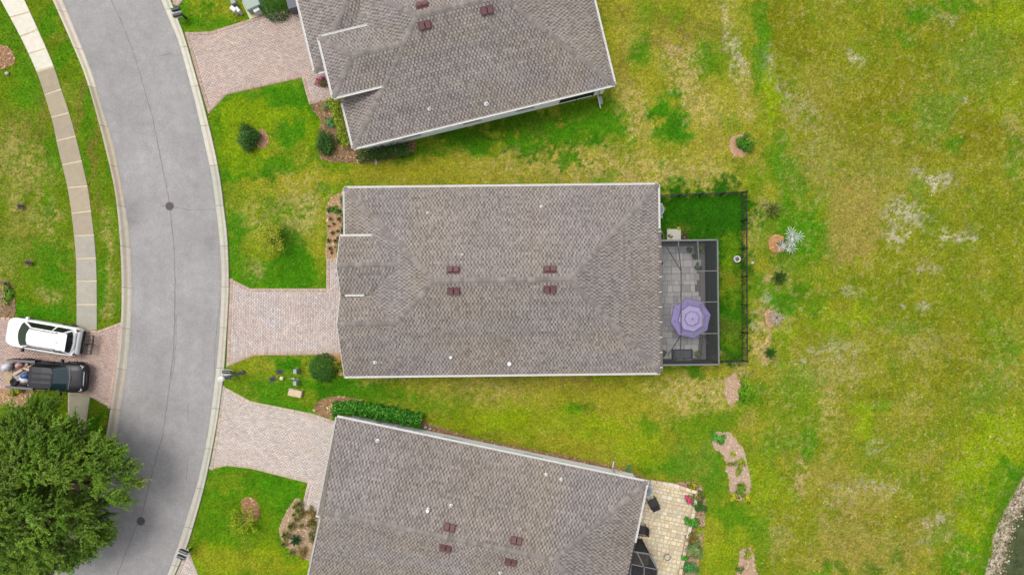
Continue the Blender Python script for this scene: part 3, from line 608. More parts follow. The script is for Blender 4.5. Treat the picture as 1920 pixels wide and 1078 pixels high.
w2l = PL([(128, 725), (130, 738), (131, 780), (128, 830)]); w2r = PL([(171, 725), (170, 740), (163, 790), (157, 830)])
wb2 = MB(); wb2.add([(p.x, p.y, 0.034) for p in (w2l[0], w2l[-1], w2r[-1], w2r[0])], [(0, 1, 2, 3)])
walk2 = struct('sidewalk', wb2, JOINT)
walk_slabs(walk2, [(736, 741), (779, 786), (826, 826)], w2l, w2r, lambda i, y: C(180, 172, 150))

# ------------------------------------------------------------------ block-paved driveways
BRICK = mat('brick_paver', attr=True, rough=0.85, nscale=5.0, namt=0.12, spec=0.2, big=[(0.6, 0.07), (40.0, 0.10)])
BEDM = mat('paver_sand', attr=True, rough=0.95, nscale=12, namt=0.2)
def inside(pt, poly):
    x, y = pt; r_ = False; n = len(poly)
    for i in range(n):
        x0, y0 = poly[i][0], poly[i][1]; x1, y1 = poly[(i + 1) % n][0], poly[(i + 1) % n][1]
        if (y0 > y) != (y1 > y) and x < (x1 - x0) * (y - y0) / (y1 - y0) + x0: r_ = not r_
    return r_
def paved(poly, ang, tones, border, bl=0.215, bw=0.11, bed=None):
    pts = [tuple(p.to_2d()) for p in PL(poly)]
    m_ = MB(); m_.prism(pts, 0.0, 0.024, c=bed)
    root = struct('driveway', m_, BEDM)
    cx = sum(p[0] for p in pts) / len(pts); cy = sum(p[1] for p in pts) / len(pts)
    ca, sa = math.cos(ang), math.sin(ang)
    U = [(p[0] - cx) * ca + (p[1] - cy) * sa for p in pts]; W_ = [-(p[0] - cx) * sa + (p[1] - cy) * ca for p in pts]
    V = []; Cc = []
    px, py = [], []
    r = 0; v = min(W_)
    while v < max(W_):
        u = min(U) - (bl / 2 if r % 2 else 0)
        while u < max(U):
            px.append(u + bl / 2); py.append(v + bw / 2); u += bl
        v += bw; r += 1
    px = np.array(px); py = np.array(py)
    X = cx + px * ca - py * sa; Y = cy + px * sa + py * ca
    ok = pip(X, Y, pts) & (polydist(X, Y, pts) > 0.26)
    X, Y = X[ok], Y[ok]; n = len(X)
    ton = np.array(tones); ton = ton.mean(0)[None, :] * .4 + ton * .6; wts = np.ones(len(tones)) / len(tones)
    low = fbm(X * 0.5, Y * 0.5, 3)
    idx = np.clip((low * 1.9 - 0.45) * len(tones) + rng.normal(0, len(tones) * 0.42, n), 0, len(tones) - 1).astype(int)
    cb = ton[idx] * (1 + rng.normal(0, 0.07, n))[:, None]
    A_ = np.full(n, ang) + rng.normal(0, 0.012, n)
    # border soldier course
    bx, by, ba = [], [], []
    k = len(pts)
    for i in range(k):
        a = Vector(pts[i]); b = Vector(pts[(i + 1) % k]); L = (b - a).length; t = (b - a).normalized(); nn = Vector((-t.y, t.x))
        if not inside(tuple((a + b) / 2 + nn * 0.05), pts): nn = -nn
        m2 = max(1, int(L / bw))
        for j in range(m2):
            q = a + t * (L * (j + 0.5) / m2) + nn * 0.125
            if inside(tuple(q), pts): bx.append(q.x); by.append(q.y); ba.append(math.atan2(nn.y, nn.x))
    nb = len(bx)
    X = np.concatenate([X, bx]); Y = np.concatenate([Y, by]); A_ = np.concatenate([A_, ba])
    cb = np.concatenate([cb, np.array(border)[None, :] * (1 + rng.normal(0, 0.09, nb))[:, None]])
    N = len(X); Z = 0.040 + rng.normal(0, 0.0025, N)
    hl, hw = bl / 2 - 0.003, bw / 2 - 0.003
    off = np.array([(-hl, -hw), (hl, -hw), (hl, hw), (-hl, hw)])
    c_, s_ = np.cos(A_), np.sin(A_)
    VV = np.zeros((N, 8, 3)); 
    for q in range(4):
        VV[:, q, 0] = X + off[q, 0] * c_ - off[q, 1] * s_; VV[:, q, 1] = Y + off[q, 0] * s_ + off[q, 1] * c_; VV[:, q, 2] = 0.02
        VV[:, q + 4, 0] = X + off[q, 0] * .97 * c_ - off[q, 1] * .95 * s_; VV[:, q + 4, 1] = Y + off[q, 0] * .97 * s_ + off[q, 1] * .95 * c_; VV[:, q + 4, 2] = Z
    b0 = (np.arange(N) * 8)[:, None, None]
    F = (b0 + np.array([(4, 5, 6, 7), (0, 1, 5, 4), (1, 2, 6, 5), (2, 3, 7, 6), (3, 0, 4, 7)])[None]).reshape(-1, 4)
    part('brick', np_mesh('brick', VV.reshape(-1, 3), F, np.repeat(cb, 5, axis=0)), BRICK, root, kind='stuff')
    return root
pink = [C(224, 194, 178), C(220, 194, 182), C(218, 198, 188), C(212, 196, 190), C(206, 192, 188), C(226, 206, 190)]
pale = [C(230, 212, 198), C(232, 214, 204), C(226, 212, 206), C(220, 210, 208), C(214, 206, 206), C(232, 220, 202)]
paved(D_TOP, R(13.7), pink, C(210, 182, 166), bed=C(210, 188, 176))
paved(D_MAIN, R(90.6), pink[2:] + pale[:4], C(214, 188, 170), bed=C(214, 196, 184))
paved(D_LOW, R(-11.8), pale, C(222, 204, 186), bed=C(222, 206, 194))
paved(D_LEFT, R(-8), [C(218, 186, 170), C(214, 184, 172), C(210, 188, 178), C(220, 194, 176), C(204, 182, 174)], C(222, 194, 178), bed=C(208, 178, 164))
paved(D_TL, R(13.7), pink, C(212, 186, 174), bed=C(210, 188, 176))
paved(D_BOT, R(-11.8), pale, C(214, 200, 190), bed=C(222, 206, 194))

# ------------------------------------------------------------------ mulch beds
MUL = mat('mulch', attr=True, rough=0.95, nscale=10, namt=0.25, bump=0.5, bscale=25)
def mulch(key, base, tones, dens=70, z=0.02, ragged=False):
    pts = lerp_poly(smooth_poly(PL(BEDS[key]) + [P(*BEDS[key][0])], 3), 0.16)[:-1]
    rag = 0.09 if ragged else 0.04
    pts = [(p.x + random.uniform(-rag, rag), p.y + random.uniform(-rag, rag)) for p in pts]
    m_ = MB(); m_.prism(pts, 0.0, z, c=base)
    root = struct('mulch_bed', m_, MUL)
    a = np.array(pts); x0, y0 = a.min(0); x1, y1 = a.max(0)
    n = int((x1 - x0) * (y1 - y0) * dens)
    X = rng.uniform(x0, x1, n); Y = rng.uniform(y0, y1, n)
    ok = pip(X, Y, pts); X, Y = X[ok], Y[ok]; n = len(X)
    A_ = rng.uniform(0, 2 * np.pi, n); L = rng.uniform(0.03, 0.10, n); W_ = rng.uniform(0.012, 0.035, n)
    ux, uy = np.cos(A_), np.sin(A_); tz = rng.normal(0, 0.25, n)
    VV = np.zeros((n, 4, 3))
    for q, (s, t) in enumerate(((-1, -1), (1, -1), (1, 1), (-1, 1))):
        VV[:, q, 0] = X + s * L * ux - t * W_ * uy; VV[:, q, 1] = Y + s * L * uy + t * W_ * ux; VV[:, q, 2] = z + 0.018 + s * L * tz * 0.6 + rng.uniform(0, .012, n)
    F = np.arange(n * 4).reshape(n, 4)
    tn = 1.12 * np.array(tones)[rng.integers(0, len(tones), n)] * (1 + rng.normal(0, 0.13, n))[:, None]
    part('mulch_chip', np_mesh('mulch_chip', VV.reshape(-1, 3), F, tn), MUL, root, kind='stuff')
warm = [C(196, 154, 116), C(176, 134, 98), C(214, 180, 142), C(150, 112, 84)]
rust = [C(206, 150, 96), C(214, 170, 116), C(186, 128, 84), C(222, 186, 140)]
tan = [C(208, 180, 146), C(222, 196, 164), C(190, 160, 126), C(168, 140, 112)]
pinky = [C(208, 178, 154), C(216, 194, 172), C(196, 164, 138), C(186, 154, 126), C(202, 184, 164)]
brown = [C(140, 112, 82), C(116, 92, 66), C(160, 132, 100), C(96, 78, 58)]
mulch('top_front', C(150, 118, 86), warm + brown)
mulch('main_front', C(190, 156, 118), tan + rust)
mulch('main_low', C(200, 160, 104), rust)
mulch('low_north', C(164, 128, 94), warm + brown[:2])
mulch('low_front', C(196, 166, 134), tan)
mulch('mid_shrub', C(180, 140, 108), warm)
mulch('low_shrub', C(168, 126, 92), warm + rust)
mulch('back_oval', C(200, 172, 146), pinky, ragged=True)
mulch('back_low', C(196, 164, 134), pinky + tan, ragged=True)
mulch('silver', C(204, 150, 96), rust)
mulch('back_top', C(200, 162, 124), pinky + rust, ragged=True)
mulch('left_tree', C(176, 134, 104), warm)
mulch('left_drive', C(150, 122, 96), brown + warm)
mulch('left_truck', C(184, 150, 108), tan + rust)
mulch('patio_side', C(176, 146, 116), tan + brown)
mulch('dead_palm', C(206, 158, 122), rust + pinky, ragged=True)
mulch('soil_spot', C(202, 166, 134), pinky, ragged=True)

# ------------------------------------------------------------------ grass blades standing in the lawn
NOG = [[tuple(p.to_2d()) for p in cl] + [tuple(p.to_2d()) for p in cr[::-1]]]
NOG += [[tuple(p.to_2d()) for p in wl] + [tuple(p.to_2d()) for p in wr[::-1]], [tuple(p.to_2d()) for p in w2l] + [tuple(p.to_2d()) for p in w2r[::-1]]]
NOG += [[tuple(p.to_2d()) for p in PL(d_)] for _, d_ in DRIVES]
BEDP = [[tuple(p.to_2d()) for p in PL(b_)] for b_ in BEDS.values()]
NOG += [[tuple(p.to_2d()) for p in PL(PATIO_LOW)], [tuple(p.to_2d()) for p in PL(LANAI)]]
NOG += [[tuple(p.to_2d()) for p in f] for f in FOOTS]
n = 520000
bx = rng.uniform(-35.5, 35.5, n); by = rng.uniform(-20.5, 20.5, n)
ok = np.ones(n, dtype=bool)
for pl in NOG: ok &= ~pip(bx, by, pl)
for pl in BEDP: ok &= ~(pip(bx, by, pl) & (polydist(bx, by, pl) > rng.random(n) ** 2 * 0.42))
bx, by = bx[ok], by[ok]
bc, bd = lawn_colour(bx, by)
keep = (bd < 0.0) & (rng.random(len(bx)) < 0.92)
bx, by, bc, bd = bx[keep], by[keep], bc[keep], bd[keep]
n = len(bx)
A_ = rng.uniform(0, 2 * np.pi, n); L = rng.uniform(0.05, 0.13, n); W_ = rng.uniform(0.012, 0.034, n)
el = rng.uniform(0.25, 1.1, n)
VV = np.zeros((n, 3, 3))
ux, uy = np.cos(A_), np.sin(A_)
VV[:, 0] = np.stack([bx - uy * W_, by + ux * W_, np.zeros(n)], 1)
VV[:, 1] = np.stack([bx + uy * W_, by - ux * W_, np.zeros(n)], 1)
VV[:, 2] = np.stack([bx + ux * L * np.cos(el), by + uy * L * np.cos(el), 0.006 + L * np.sin(el) * 0.75], 1)
bc = 1.22 * bc * np.exp(rng.normal(0, 0.26, n))[:, None] * (1 + rng.normal(0, 0.06, (n, 3)))
o = single('lawn_grass', np_mesh('lawn_grass', VV.reshape(-1, 3), np.arange(n * 3).reshape(n, 3), np.clip(bc, 0.001, 0.7)),
           mat('grass_blade', attr=True, rough=0.9, namt=0, spec=0.05, turf=TURF), 'short patchy green and straw coloured grass of all the lawns', 'grass')
o['kind'] = 'stuff'

# pebbles and dry reed litter on the pond bank
n = 3200
qx = rng.uniform(30, 36, n); qy = rng.uniform(-21, -11, n)
ins = pip(qx, qy, pond_m); D = np.where(ins, polydist(qx, qy, pond_m), -1)
k_ = (D > 0.05) & (D < 2.2); qx, qy, D = qx[k_], qy[k_], D[k_]; n = len(qx)
A_ = rng.uniform(0, 2 * np.pi, n); L = rng.uniform(0.02, 0.09, n); W_ = rng.uniform(0.012, 0.05, n)
ux, uy = np.cos(A_), np.sin(A_); zz = ground_z(D) + 0.03
VV = np.zeros((n, 4, 3))
for q, (s, t) in enumerate(((-1, -1), (1, -1), (1, 1), (-1, 1))):
    VV[:, q] = np.stack([qx + s * L * ux - t * W_ * uy, qy + s * L * uy + t * W_ * ux, zz + rng.uniform(-.02, .04, n)], 1)
tn = np.array([C(220, 208, 188), C(196, 178, 152), C(150, 130, 104), C(104, 90, 68), C(100, 116, 52)])[rng.integers(0, 5, n)]
o = single('bank_litter', np_mesh('bank_litter', VV.reshape(-1, 3), np.arange(n * 4).reshape(n, 4), tn), MUL, 'pale pebbles and dead reed litter strewn along the sandy pond bank', 'pebbles')
o['kind'] = 'stuff'
# ------------------------------------------------------------------ houses
SHG = mat('shingle', attr=True, rough=0.92, nscale=0.7, namt=0.07, spec=0.15, big=[(40.0, 0.10), (2.5, 0.06), (0.3, 0.07)])
CAPM = mat('ridge_shingle', objcol=True, rough=0.92, nscale=3.0, namt=0.10, spec=0.15, big=[(40.0, 0.10)])
DECK = mat('roof_deck', color=C(120, 112, 106), rough=0.95, namt=0.15)
WHT = mat('white_trim', color=C(230, 229, 225), rough=0.5, nscale=2.2, namt=0.10, spec=0.4)
STUC = mat('stucco_wall', color=C(246, 248, 250, 1.6), rough=0.9, nscale=2.0, namt=0.06, bump=0.3, bscale=60)
VENT = mat('vent_metal', color=C(122, 86, 86), rough=0.6, nscale=6, namt=0.12)
PIPE = mat('vent_pipe', color=C(236, 236, 234, 1.2), rough=0.5, namt=0.04)
DARK = mat('dark_metal', color=C(50, 50, 54), rough=0.5, namt=0.1)
GLASS = mat('window_glass', color=(0.02, 0.025, 0.03), rough=0.08, namt=0, spec=0.6)
SH_L = [C(172, 162, 153), C(167, 157, 150), C(163, 154, 149), C(169, 160, 153)]
SH_D = [C(131, 122, 115), C(125, 116, 111), C(136, 127, 120), C(120, 111, 106)]
SH_M = [C(152, 143, 137), C(147, 138, 133), C(156, 147, 140)]
TINT = [(1.0, 1.0, 1.0), (1.03, 1.0, 0.93), (0.98, 0.97, 1.0), (1.0, 0.98, 0.97)]

def clip_rect(rect, poly):
    out = rect
    n = len(poly)
    for i in range(n):
        ax, ay = poly[i]; bx_, by_ = poly[(i + 1) % n]
        nx_, ny_ = -(by_ - ay), bx_ - ax
        inp = out; out = []
        if not inp: break
        for j in range(len(inp)):
            p = inp[j]; q = inp[(j + 1) % len(inp)]
            dp = (p[0] - ax) * nx_ + (p[1] - ay) * ny_; dq = (q[0] - ax) * nx_ + (q[1] - ay) * ny_
            if dp >= 0: out.append(p)
            if (dp >= 0) != (dq >= 0):
                t = dp / (dp - dq); out.append((p[0] + (q[0] - p[0]) * t, p[1] + (q[1] - p[1]) * t))
    return out

def shingle(mb, poly3, zref, e=0.18):
    pts = [Vector(p) for p in poly3]
    n = (pts[1] - pts[0]).cross(pts[2] - pts[0]).normalized()
    if n.z < 0: n = -n
    s = Vector((-n.y, n.x, 0)).normalized(); t = n.cross(s)
    if t.z < 0: t = -t; s = -s
    o = pts[0] - t * ((pts[0].z - zref) / t.z)
    p2 = [((p - o).dot(s), (p - o).dot(t)) for p in pts]
    ar = sum(p2[i][0] * p2[(i + 1) % len(p2)][1] - p2[(i + 1) % len(p2)][0] * p2[i][1] for i in range(len(p2)))
    if ar < 0: p2 = p2[::-1]
    smin = min(p[0] for p in p2); smax = max(p[0] for p in p2); tmax = max(p[1] for p in p2); tmin = min(p[1] for p in p2)
    edges = [(p2[i], p2[(i + 1) % len(p2)]) for i in range(len(p2))]
    def inside_all(c):
        for a, b in edges:
            if (b[0] - a[0]) * (c[1] - a[1]) - (b[1] - a[1]) * (c[0] - a[0]) < 0: return False
        return True
    kk = int(math.floor(tmin / e)) - 1
    while kk * e < tmax:
        t0, t1 = kk * e, kk * e + e
        x = math.floor(smin / .22) * .22 - (kk % 2) * .11 - .22 + random.uniform(-.025, .025); par = False; rowk = random.uniform(.95, 1.05)
        while x < smax:
            par = not par; wd = (.122 if par else .098)
            j0, j1 = random.uniform(-.014, .014), random.uniform(-.014, .014)
            rect = [(x + j0, t0), (x + wd + j1, t0), (x + wd + j1, t1), (x + j0, t1)]
            x += wd
            if all(inside_all(c) for c in rect): q = rect
            else:
                q = clip_rect(rect, p2)
                if len(q) < 3: continue
            g = o + s * q[0][0] + t * q[0][1]
            if random.random() < 0.16: base = random.choice(SH_M)
            else: base = random.choice(SH_L if par else SH_D)
            tz = vn(g.x * 0.45 + 50, g.y * 0.45 + 20 + g.z)
            k = rowk * (0.94 + 0.12 * vn(g.x * 0.8, g.y * 0.8 + 9))
            ti = (1.0 + 0.04 * (tz - .5), 1.0, 1.0 - 0.14 * (tz - .5))
            kr = k * random.uniform(0.92, 1.08); cc_ = tuple(base[i] * ti[i] * kr for i in range(3))
            lo = 0.030 if par else 0.018
            vv = [o + s * a + t * b + n * (0.006 + lo * (1 - (b - t0) / e)) for a, b in q]
            fs = [tuple(range(len(q)))]
            low = [i for i in range(len(q)) if abs(q[i][1] - t0) < 1e-5]
            m0 = len(vv)
            if len(low) >= 2:
                a_, b_ = min(low, key=lambda i: q[i][0]), max(low, key=lambda i: q[i][0])
                vv += [o + s * q[b_][0] + t * q[b_][1] + n * 0.001, o + s * q[a_][0] + t * q[a_][1] + n * 0.001]
                fs.append((b_, a_, m0 + 1, m0))
            mb.add(vv, fs, cc_)
        kk += 1
def vn(x, y):
    xi, yi = math.floor(x), math.floor(y); fx, fy = x - xi, y - yi
    fx = fx * fx * (3 - 2 * fx); fy = fy * fy * (3 - 2 * fy)
    g = lambda a, b: _perm[int(a) & 255, int(b) & 255]
    return (g(xi, yi) * (1 - fx) + g(xi + 1, yi) * fx) * (1 - fy) + (g(xi, yi + 1) * (1 - fx) + g(xi + 1, yi + 1) * fx) * fy

def cap_mesh(m_, L=0.27, wd=0.155, name='ridge_cap'):
    b = MB(); vv = []
    for x, up in ((0.0, 0.050), (L, 0.026)):
        vv += [(x, -wd, up - m_ * wd), (x, -wd * .25, up - m_ * wd * .18), (x, wd * .25, up - m_ * wd * .18), (x, wd, up - m_ * wd)]
        vv += [(x, -wd, up - m_ * wd - .02), (x, wd, up - m_ * wd - .02)]
    b.add(vv, [(0, 6, 7, 1), (1, 7, 8, 2), (2, 8, 9, 3), (4, 0, 1, 2, 3, 5), (4, 10, 6, 0), (3, 9, 11, 5)])
    return b.mesh(name)
CAP_R, CAP_H = cap_mesh(0.5), cap_mesh(0.354)
for m_ in (CAP_R, CAP_H): m_.materials.append(CAPM)
def caps(roof, p0, p1, hip=True, step=0.215, skip=0.0):
    p0, p1 = Vector(p0), Vector(p1); d_ = (p1 - p0); L = d_.length; d_.normalize()
    y = Vector((0, 0, 1)).cross(d_).normalized(); z = d_.cross(y)
    n = int((L - skip) / step)
    for i in range(n):
        q = p0 + d_ * (skip + i * step)
        M = Matrix((d_, y, z)).transposed().to_4x4(); M.translation = q
        k = random.uniform(0.82, 1.12); c = random.choice([C(156, 147, 141), C(150, 141, 136), C(161, 152, 145), C(145, 136, 131)])
        part('ridge_cap', CAP_H if hip else CAP_R, None, roof, matrix=M, color=tuple(v * k for v in c))

def deck(planes, th=0.10):
    b = MB()
    for p in planes:
        n_ = len(p); b.add([(q[0], q[1], q[2]) for q in p] + [(q[0], q[1], q[2] - th) for q in p],
                           [tuple(range(n_)), tuple(range(2 * n_ - 1, n_ - 1, -1))] + [(i, i + n_, (i + 1) % n_ + n_, (i + 1) % n_) for i in range(n_)])
    return b
def gutter(root, p0, p1, off=0.06, wd=0.13, h=0.14, name='gutter', dz=0.0, m=None):
    p0, p1 = Vector(p0), Vector(p1); b = MB()
    d_ = (p1 - p0).normalized(); s = Vector((d_.y, -d_.x, 0)).normalized()     # outward = right of travel
    q0, q1 = p0 + s * off, p1 + s * off
    for q in (q0, q1): q.z += dz - 0.05
    b.bar(q0, q1, wd, h * .55)
    for e_, w2 in ((wd / 2 - 0.012, 0.024), (-wd / 2 + 0.012, 0.024)):
        b.bar(q0 + s * e_ + Vector((0, 0, h * .42)), q1 + s * e_ + Vector((0, 0, h * .42)), w2, h * .3)
    # hangers
    n = max(1, int((q1 - q0).length / 0.9))
    for i in range(n):
        q = q0.lerp(q1, (i + .5) / n); b.box(q.x, q.y, q.z + h * .34, wd * .9, .03, .02, math.atan2(s.y, s.x))
    return part(name, b, m or WHT, root)
def roof_vent(root, lp, slope_dir, rot=0.0, wd=0.68, dp=0.38):
    """slope_dir: unit 2-D vector pointing down the slope"""
    b = MB(); b.box(0, 0, 0.0, wd + .1, dp + .08, 0.035)
    nrm = Vector((slope_dir[0] * .447, slope_dir[1] * .447, .894)); x = Vector((0, 0, 1)).cross(nrm).normalized(); y = nrm.cross(x)
    M = Matrix((x, y, nrm)).transposed().to_4x4(); M.translation = Vector(lp) + nrm * 0.02
    v = part('roof_vent', b, VENT, root, matrix=M)
    for sgn in (-1, 1):
        h = MB(); h.box(sgn * wd * .255, 0, 0.03, wd * .46, dp, 0.17, c=(.5, .5, .5), taper=0.86)
        h.box(sgn * wd * .255, 0, 0.19, wd * .40, dp * .9, 0.02)
        part('vent_hood', h, VENT, v)
def pipe(root, lp, r=0.06, h=0.32, box=False):
    b = MB()
    b.lathe([(r * 2.3, 0.0), (r * 2.0, 0.05), (r * 1.15, 0.10), (r, 0.11), (r, h), (r * .8, h), (r * .8, h - .08)], 12, c=(.5, .5, .5))
    if box: b.lathe([(r * 1.2, h), (r * 2.2, h + .02), (r * 2.0, h + .10), (0.0, h + .14)], 12)
    return part('vent_pipe', b, PIPE, root, matrix=Matrix.Translation(Vector(lp)))
def walls(root, foot, h):
    b = MB(); b.prism(foot, 0.0, h); return part('wall', b, STUC, root)
def window(root, x, y, z, wd, h, nx_, ny_, frame=None):
    """window on a wall whose outward normal is (nx_, ny_)"""
    a = math.atan2(ny_, nx_) - math.pi / 2
    b = MB()
    ca, sa = math.cos(a), math.sin(a)
    for (u, zz, su, sz) in ((0, z, wd + .14, .07), (0, z + h, wd + .14, .07), (-wd / 2 - .035, z + .07, .07, h - .07), (wd / 2 + .035, z + .07, .07, h - .07), (0, z + h / 2, wd - .001, .04)):
        b.box(x + u * ca + nx_ * .03, y + u * sa + ny_ * .03, zz, su, .07, sz, a)
    f = part('window', b, frame or WHT, root)
    g = MB(); g.box(x + nx_ * .012, y + ny_ * .012, z + .07, wd, .03, h - .07, a)
    part('pane', g, GLASS, f)
def plane_z(house, x, y): return max(0, house(x, y))

# ---- the middle house
E = 2.8
hm = thing('house', 'grey shingled single storey house in the middle with a screened patio behind it', 'house', M_ROOT, M_ROT)
X0, X1, W = -9.65, 9.69, 5.79
ZR = E + W / 2
XG = -9.78
gy, gh = -2.5, 3.29
planes = [
 [(X0, -W, E), (X1, -W, E), (X1 - W, 0, ZR), (X0 + W, 0, ZR), (X0 + gh, gy, E + gh / 2), (X0 + gh, -W, E)],
 [(X1, -W, E), (X1, W, E), (X1 - W, 0, ZR)],
 [(X1, W, E), (X0, W, E), (X0 + W, 0, ZR), (X1 - W, 0, ZR)],
 [(X0, W, E), (X0, -W, E), (X0 + W, 0, ZR)],
]
# south slope is split so that every piece is convex
S1 = [(X0 + gh, -W, E), (X1, -W, E), (X1 - W, 0, ZR), (X0 + W, 0, ZR), (X0 + gh, gy, E + gh / 2)]
S2 = [(XG, -W, E), (X0 + gh, -W, E), (X0 + gh, gy, E + gh / 2), (XG, gy, E + gh / 2)]
ey, eh, ez = 1.0, 1.75, 3.75
zt_ = ez + eh / 2
xe = X0 + (zt_ - E) * 2; xl = X0 + (ez - E) * 2
GN = [(XG, gy, E + gh / 2), (X0 + gh, gy, E + gh / 2), (X0 + 0.2, gy + gh - .1, E + .05), (XG, gy + gh - .1, E + .05)]
EN = [(XG + .06, ey, zt_), (XG + .06, ey + eh, ez), (xl, ey + eh, ez), (xe, ey, zt_)]
ES = [(XG + .06, ey, zt_), (xe, ey, zt_), (xl, ey - eh, ez), (XG + .06, ey - eh, ez)]
pl_m = [S1, S2, planes[1], planes[2], planes[3], GN, EN, ES]
roof_m = part('roof', deck(pl_m), DECK, hm)
sb = MB()
for p, zr in ((S1, E), (S2, E), (planes[1], E), (planes[2], E), (planes[3], E), (GN, E), (EN, ez), (ES, ez)): shingle(sb, p, zr)
part('shingle', sb, SHG, roof_m, kind='stuff')
caps(roof_m, (X0 + W, 0, ZR), (X1 - W, 0, ZR), False)
caps(roof_m, (X1, -W, E), (X1 - W, 0, ZR)); caps(roof_m, (X1, W, E), (X1 - W, 0, ZR)); caps(roof_m, (X0, W, E), (X0 + W, 0, ZR))
caps(roof_m, (X0 + gh, gy, E + gh / 2), (X0 + W, 0, ZR))
caps(roof_m, (XG, gy, E + gh / 2), (X0 + gh, gy, E + gh / 2), False)
caps(roof_m, (XG + .06, ey, zt_), (xe, ey, zt_), False)
gutter(hm, (X1, W, E), (X0, W, E)); gutter(hm, (X0, W, E), (X0, ey + eh - .1, E), wd=.10)
gutter(hm, (XG, -W, E), (X1, -W, E)); gutter(hm, (X1, 3.1, E), (X1, W, E))
gutter(hm, (xl + .1, ey + eh, ez), (XG + .06, ey + eh, ez)); gutter(hm, (XG + .3, ey - eh, ez), (xl - .55, ey - eh, ez), wd=.12)
# wide gutter carrying the screen enclosure, with straps
sg = gutter(hm, (X1, -W + .05, E), (X1, 3.1, E), off=.08, wd=.17, h=.16, name='enclosure_gutter', m=mat('bronze_gutter', color=C(120, 112, 108), rough=.5))
st = MB()
for i in range(10): st.box(X1 + .07, 2.9 - i * .93, E + .06, .19, .045, .025)
part('strap', st, WHT, sg)
walls(hm, FOOT_M, 2.66)
gb = MB()                                                            # gable walls under the two front gables
gb.add([(-9.36, -5.4, 2.5), (-9.36, .4, 2.5), (-9.36, gy, E + gh / 2 - .14), (-9.1, -5.4, 2.5), (-9.1, .4, 2.5), (-9.1, gy, E + gh / 2 - .14)], [(0, 2, 1), (3, 4, 5), (0, 3, 5, 2), (1, 2, 5, 4)])
gb.add([(-9.38, -.6, 2.5), (-9.38, 2.6, 2.5), (-9.38, 2.6, 3.6), (-9.38, 1.0, 4.4), (-9.38, -.6, 3.6), (-8.2, -.6, 2.5), (-8.2, 2.6, 2.5), (-8.2, 2.6, 3.6), (-8.2, 1.0, 4.4), (-8.2, -.6, 3.6)],
       [(0, 4, 3, 2, 1), (5, 6, 7, 8, 9), (1, 2, 7, 6), (0, 5, 9, 4), (4, 9, 8, 3), (3, 8, 7, 2)])
part('gable', gb, STUC, hm)
rk = MB()
for a, b in (((XG - .02, -W, E - .06), (XG - .02, gy, E + gh / 2 - .06)), ((XG - .02, gy, E + gh / 2 - .06), (XG - .02, gy + gh * .55, E + gh * .225 - .06)),
             ((XG + .04, ey + eh, ez - .06), (XG + .04, ey, zt_ - .06)), ((XG + .04, ey - eh, ez - .06), (XG + .04, ey, zt_ - .06))): rk.bar(a, b, .035, .16)
part('rake_board', rk, WHT, hm)
def panel_door(root, x, y0, y1, h, sgn, horizontal=4):
    b = MB(); b.box(x + sgn * .02, (y0 + y1) / 2, 0.06, .06, y1 - y0, h)
    d_ = part('garage_door', b, WHT, root)
    p_ = MB()
    for r_ in range(horizontal):
        for k in range(6):
            p_.box(x + sgn * .06, y0 + (k + .5) * (y1 - y0) / 6, .12 + r_ * h / horizontal, .03, (y1 - y0) / 6 - .1, h / horizontal - .12)
    part('door_panel', p_, WHT, d_)
panel_door(hm, -9.36, -5.0, -.2, 2.2, -1)
window(hm, -9.35, 3.9, .8, 1.6, 1.4, -1, 0)
for x in (-6, -1.5, 3.2, 7): window(hm, x, 5.5, .9, 1.0, 1.3, 0, 1); window(hm, x + .7, -5.5, .9, 1.0, 1.3, 0, -1)
window(hm, 9.4, 4.4, .8, 1.2, 1.4, 1, 0)
sl = MB(); sl.box(9.42, -1.0, .06, .08, 3.6, 2.2); part('sliding_door', sl, GLASS, hm)
def to_local(v, root, rot):
    d_ = Vector((v.x - root.x, v.y - root.y)); c, s = math.cos(-rot), math.sin(-rot)
    return (d_.x * c - d_.y * s, d_.x * s + d_.y * c)
def on_roof(px, py, root, rot, fn):
    z = 4.5
    for _ in range(8):
        x, y = to_local(P(px, py, z), root, rot); z = fn(x, y)
    return (x, y, z)
fm = lambda x, y: E + .5 * min(W - abs(y), X1 - x)
for px, py in ((850, 507), (1031, 506)): roof_vent(hm, on_roof(px, py, M_ROOT, M_ROT, fm), (0, 1))
for px, py in ((851, 545), (1031, 542)): roof_vent(hm, on_roof(px, py, M_ROOT, M_ROT, fm), (0, -1))
for px, py, r_, bx_ in ((802, 400, .05, 0), (1015, 388, .05, 0), (867, 478, .04, 0), (703, 679, .06, 0), (846, 669, .045, 1), (955, 681, .06, 1)):
    pipe(hm, on_roof(px, py, M_ROOT, M_ROT, fm), r_, .3, bx_)

# ---- the upper house
ht = thing('house', 'grey shingled house at the top of the picture, turned slightly and cut by the frame', 'house', T_ROOT, T_ROT)
W2, L2 = 5.82, 16.57
Z2 = E + W2 / 2
def lift(fn, pts): return [(x, y, fn(x, y)) for x, y in pts]
south = lambda x, y: E + .5 * y
TS = lift(south, [(0, 0), (L2, 0), (L2 - W2, W2), (W2, W2)])
TES = lift(south, [(-.2, 2.85), (2.85, 2.85), (4.69, 4.69), (1.64, 4.69)])
TW = [(0, 0, E), (W2, W2, Z2), (0, 2 * W2, E)]
ze = E + 1.425
TEW = [(-.2, 2.85, ze), (1.64, 4.69, ze + .92), (-.2, 6.53, ze)]
TEN = [(-.2, 6.53, ze), (1.64, 4.69, ze + .92), (4.69, 4.69, ze + .92), (2.85, 6.53, ze)]
TN = [(L2, 2 * W2, E), (0, 2 * W2, E), (W2, W2, Z2), (L2 - W2, W2, Z2)]
TE = [(L2, 0, E), (L2, 2 * W2, E), (L2 - W2, W2, Z2)]
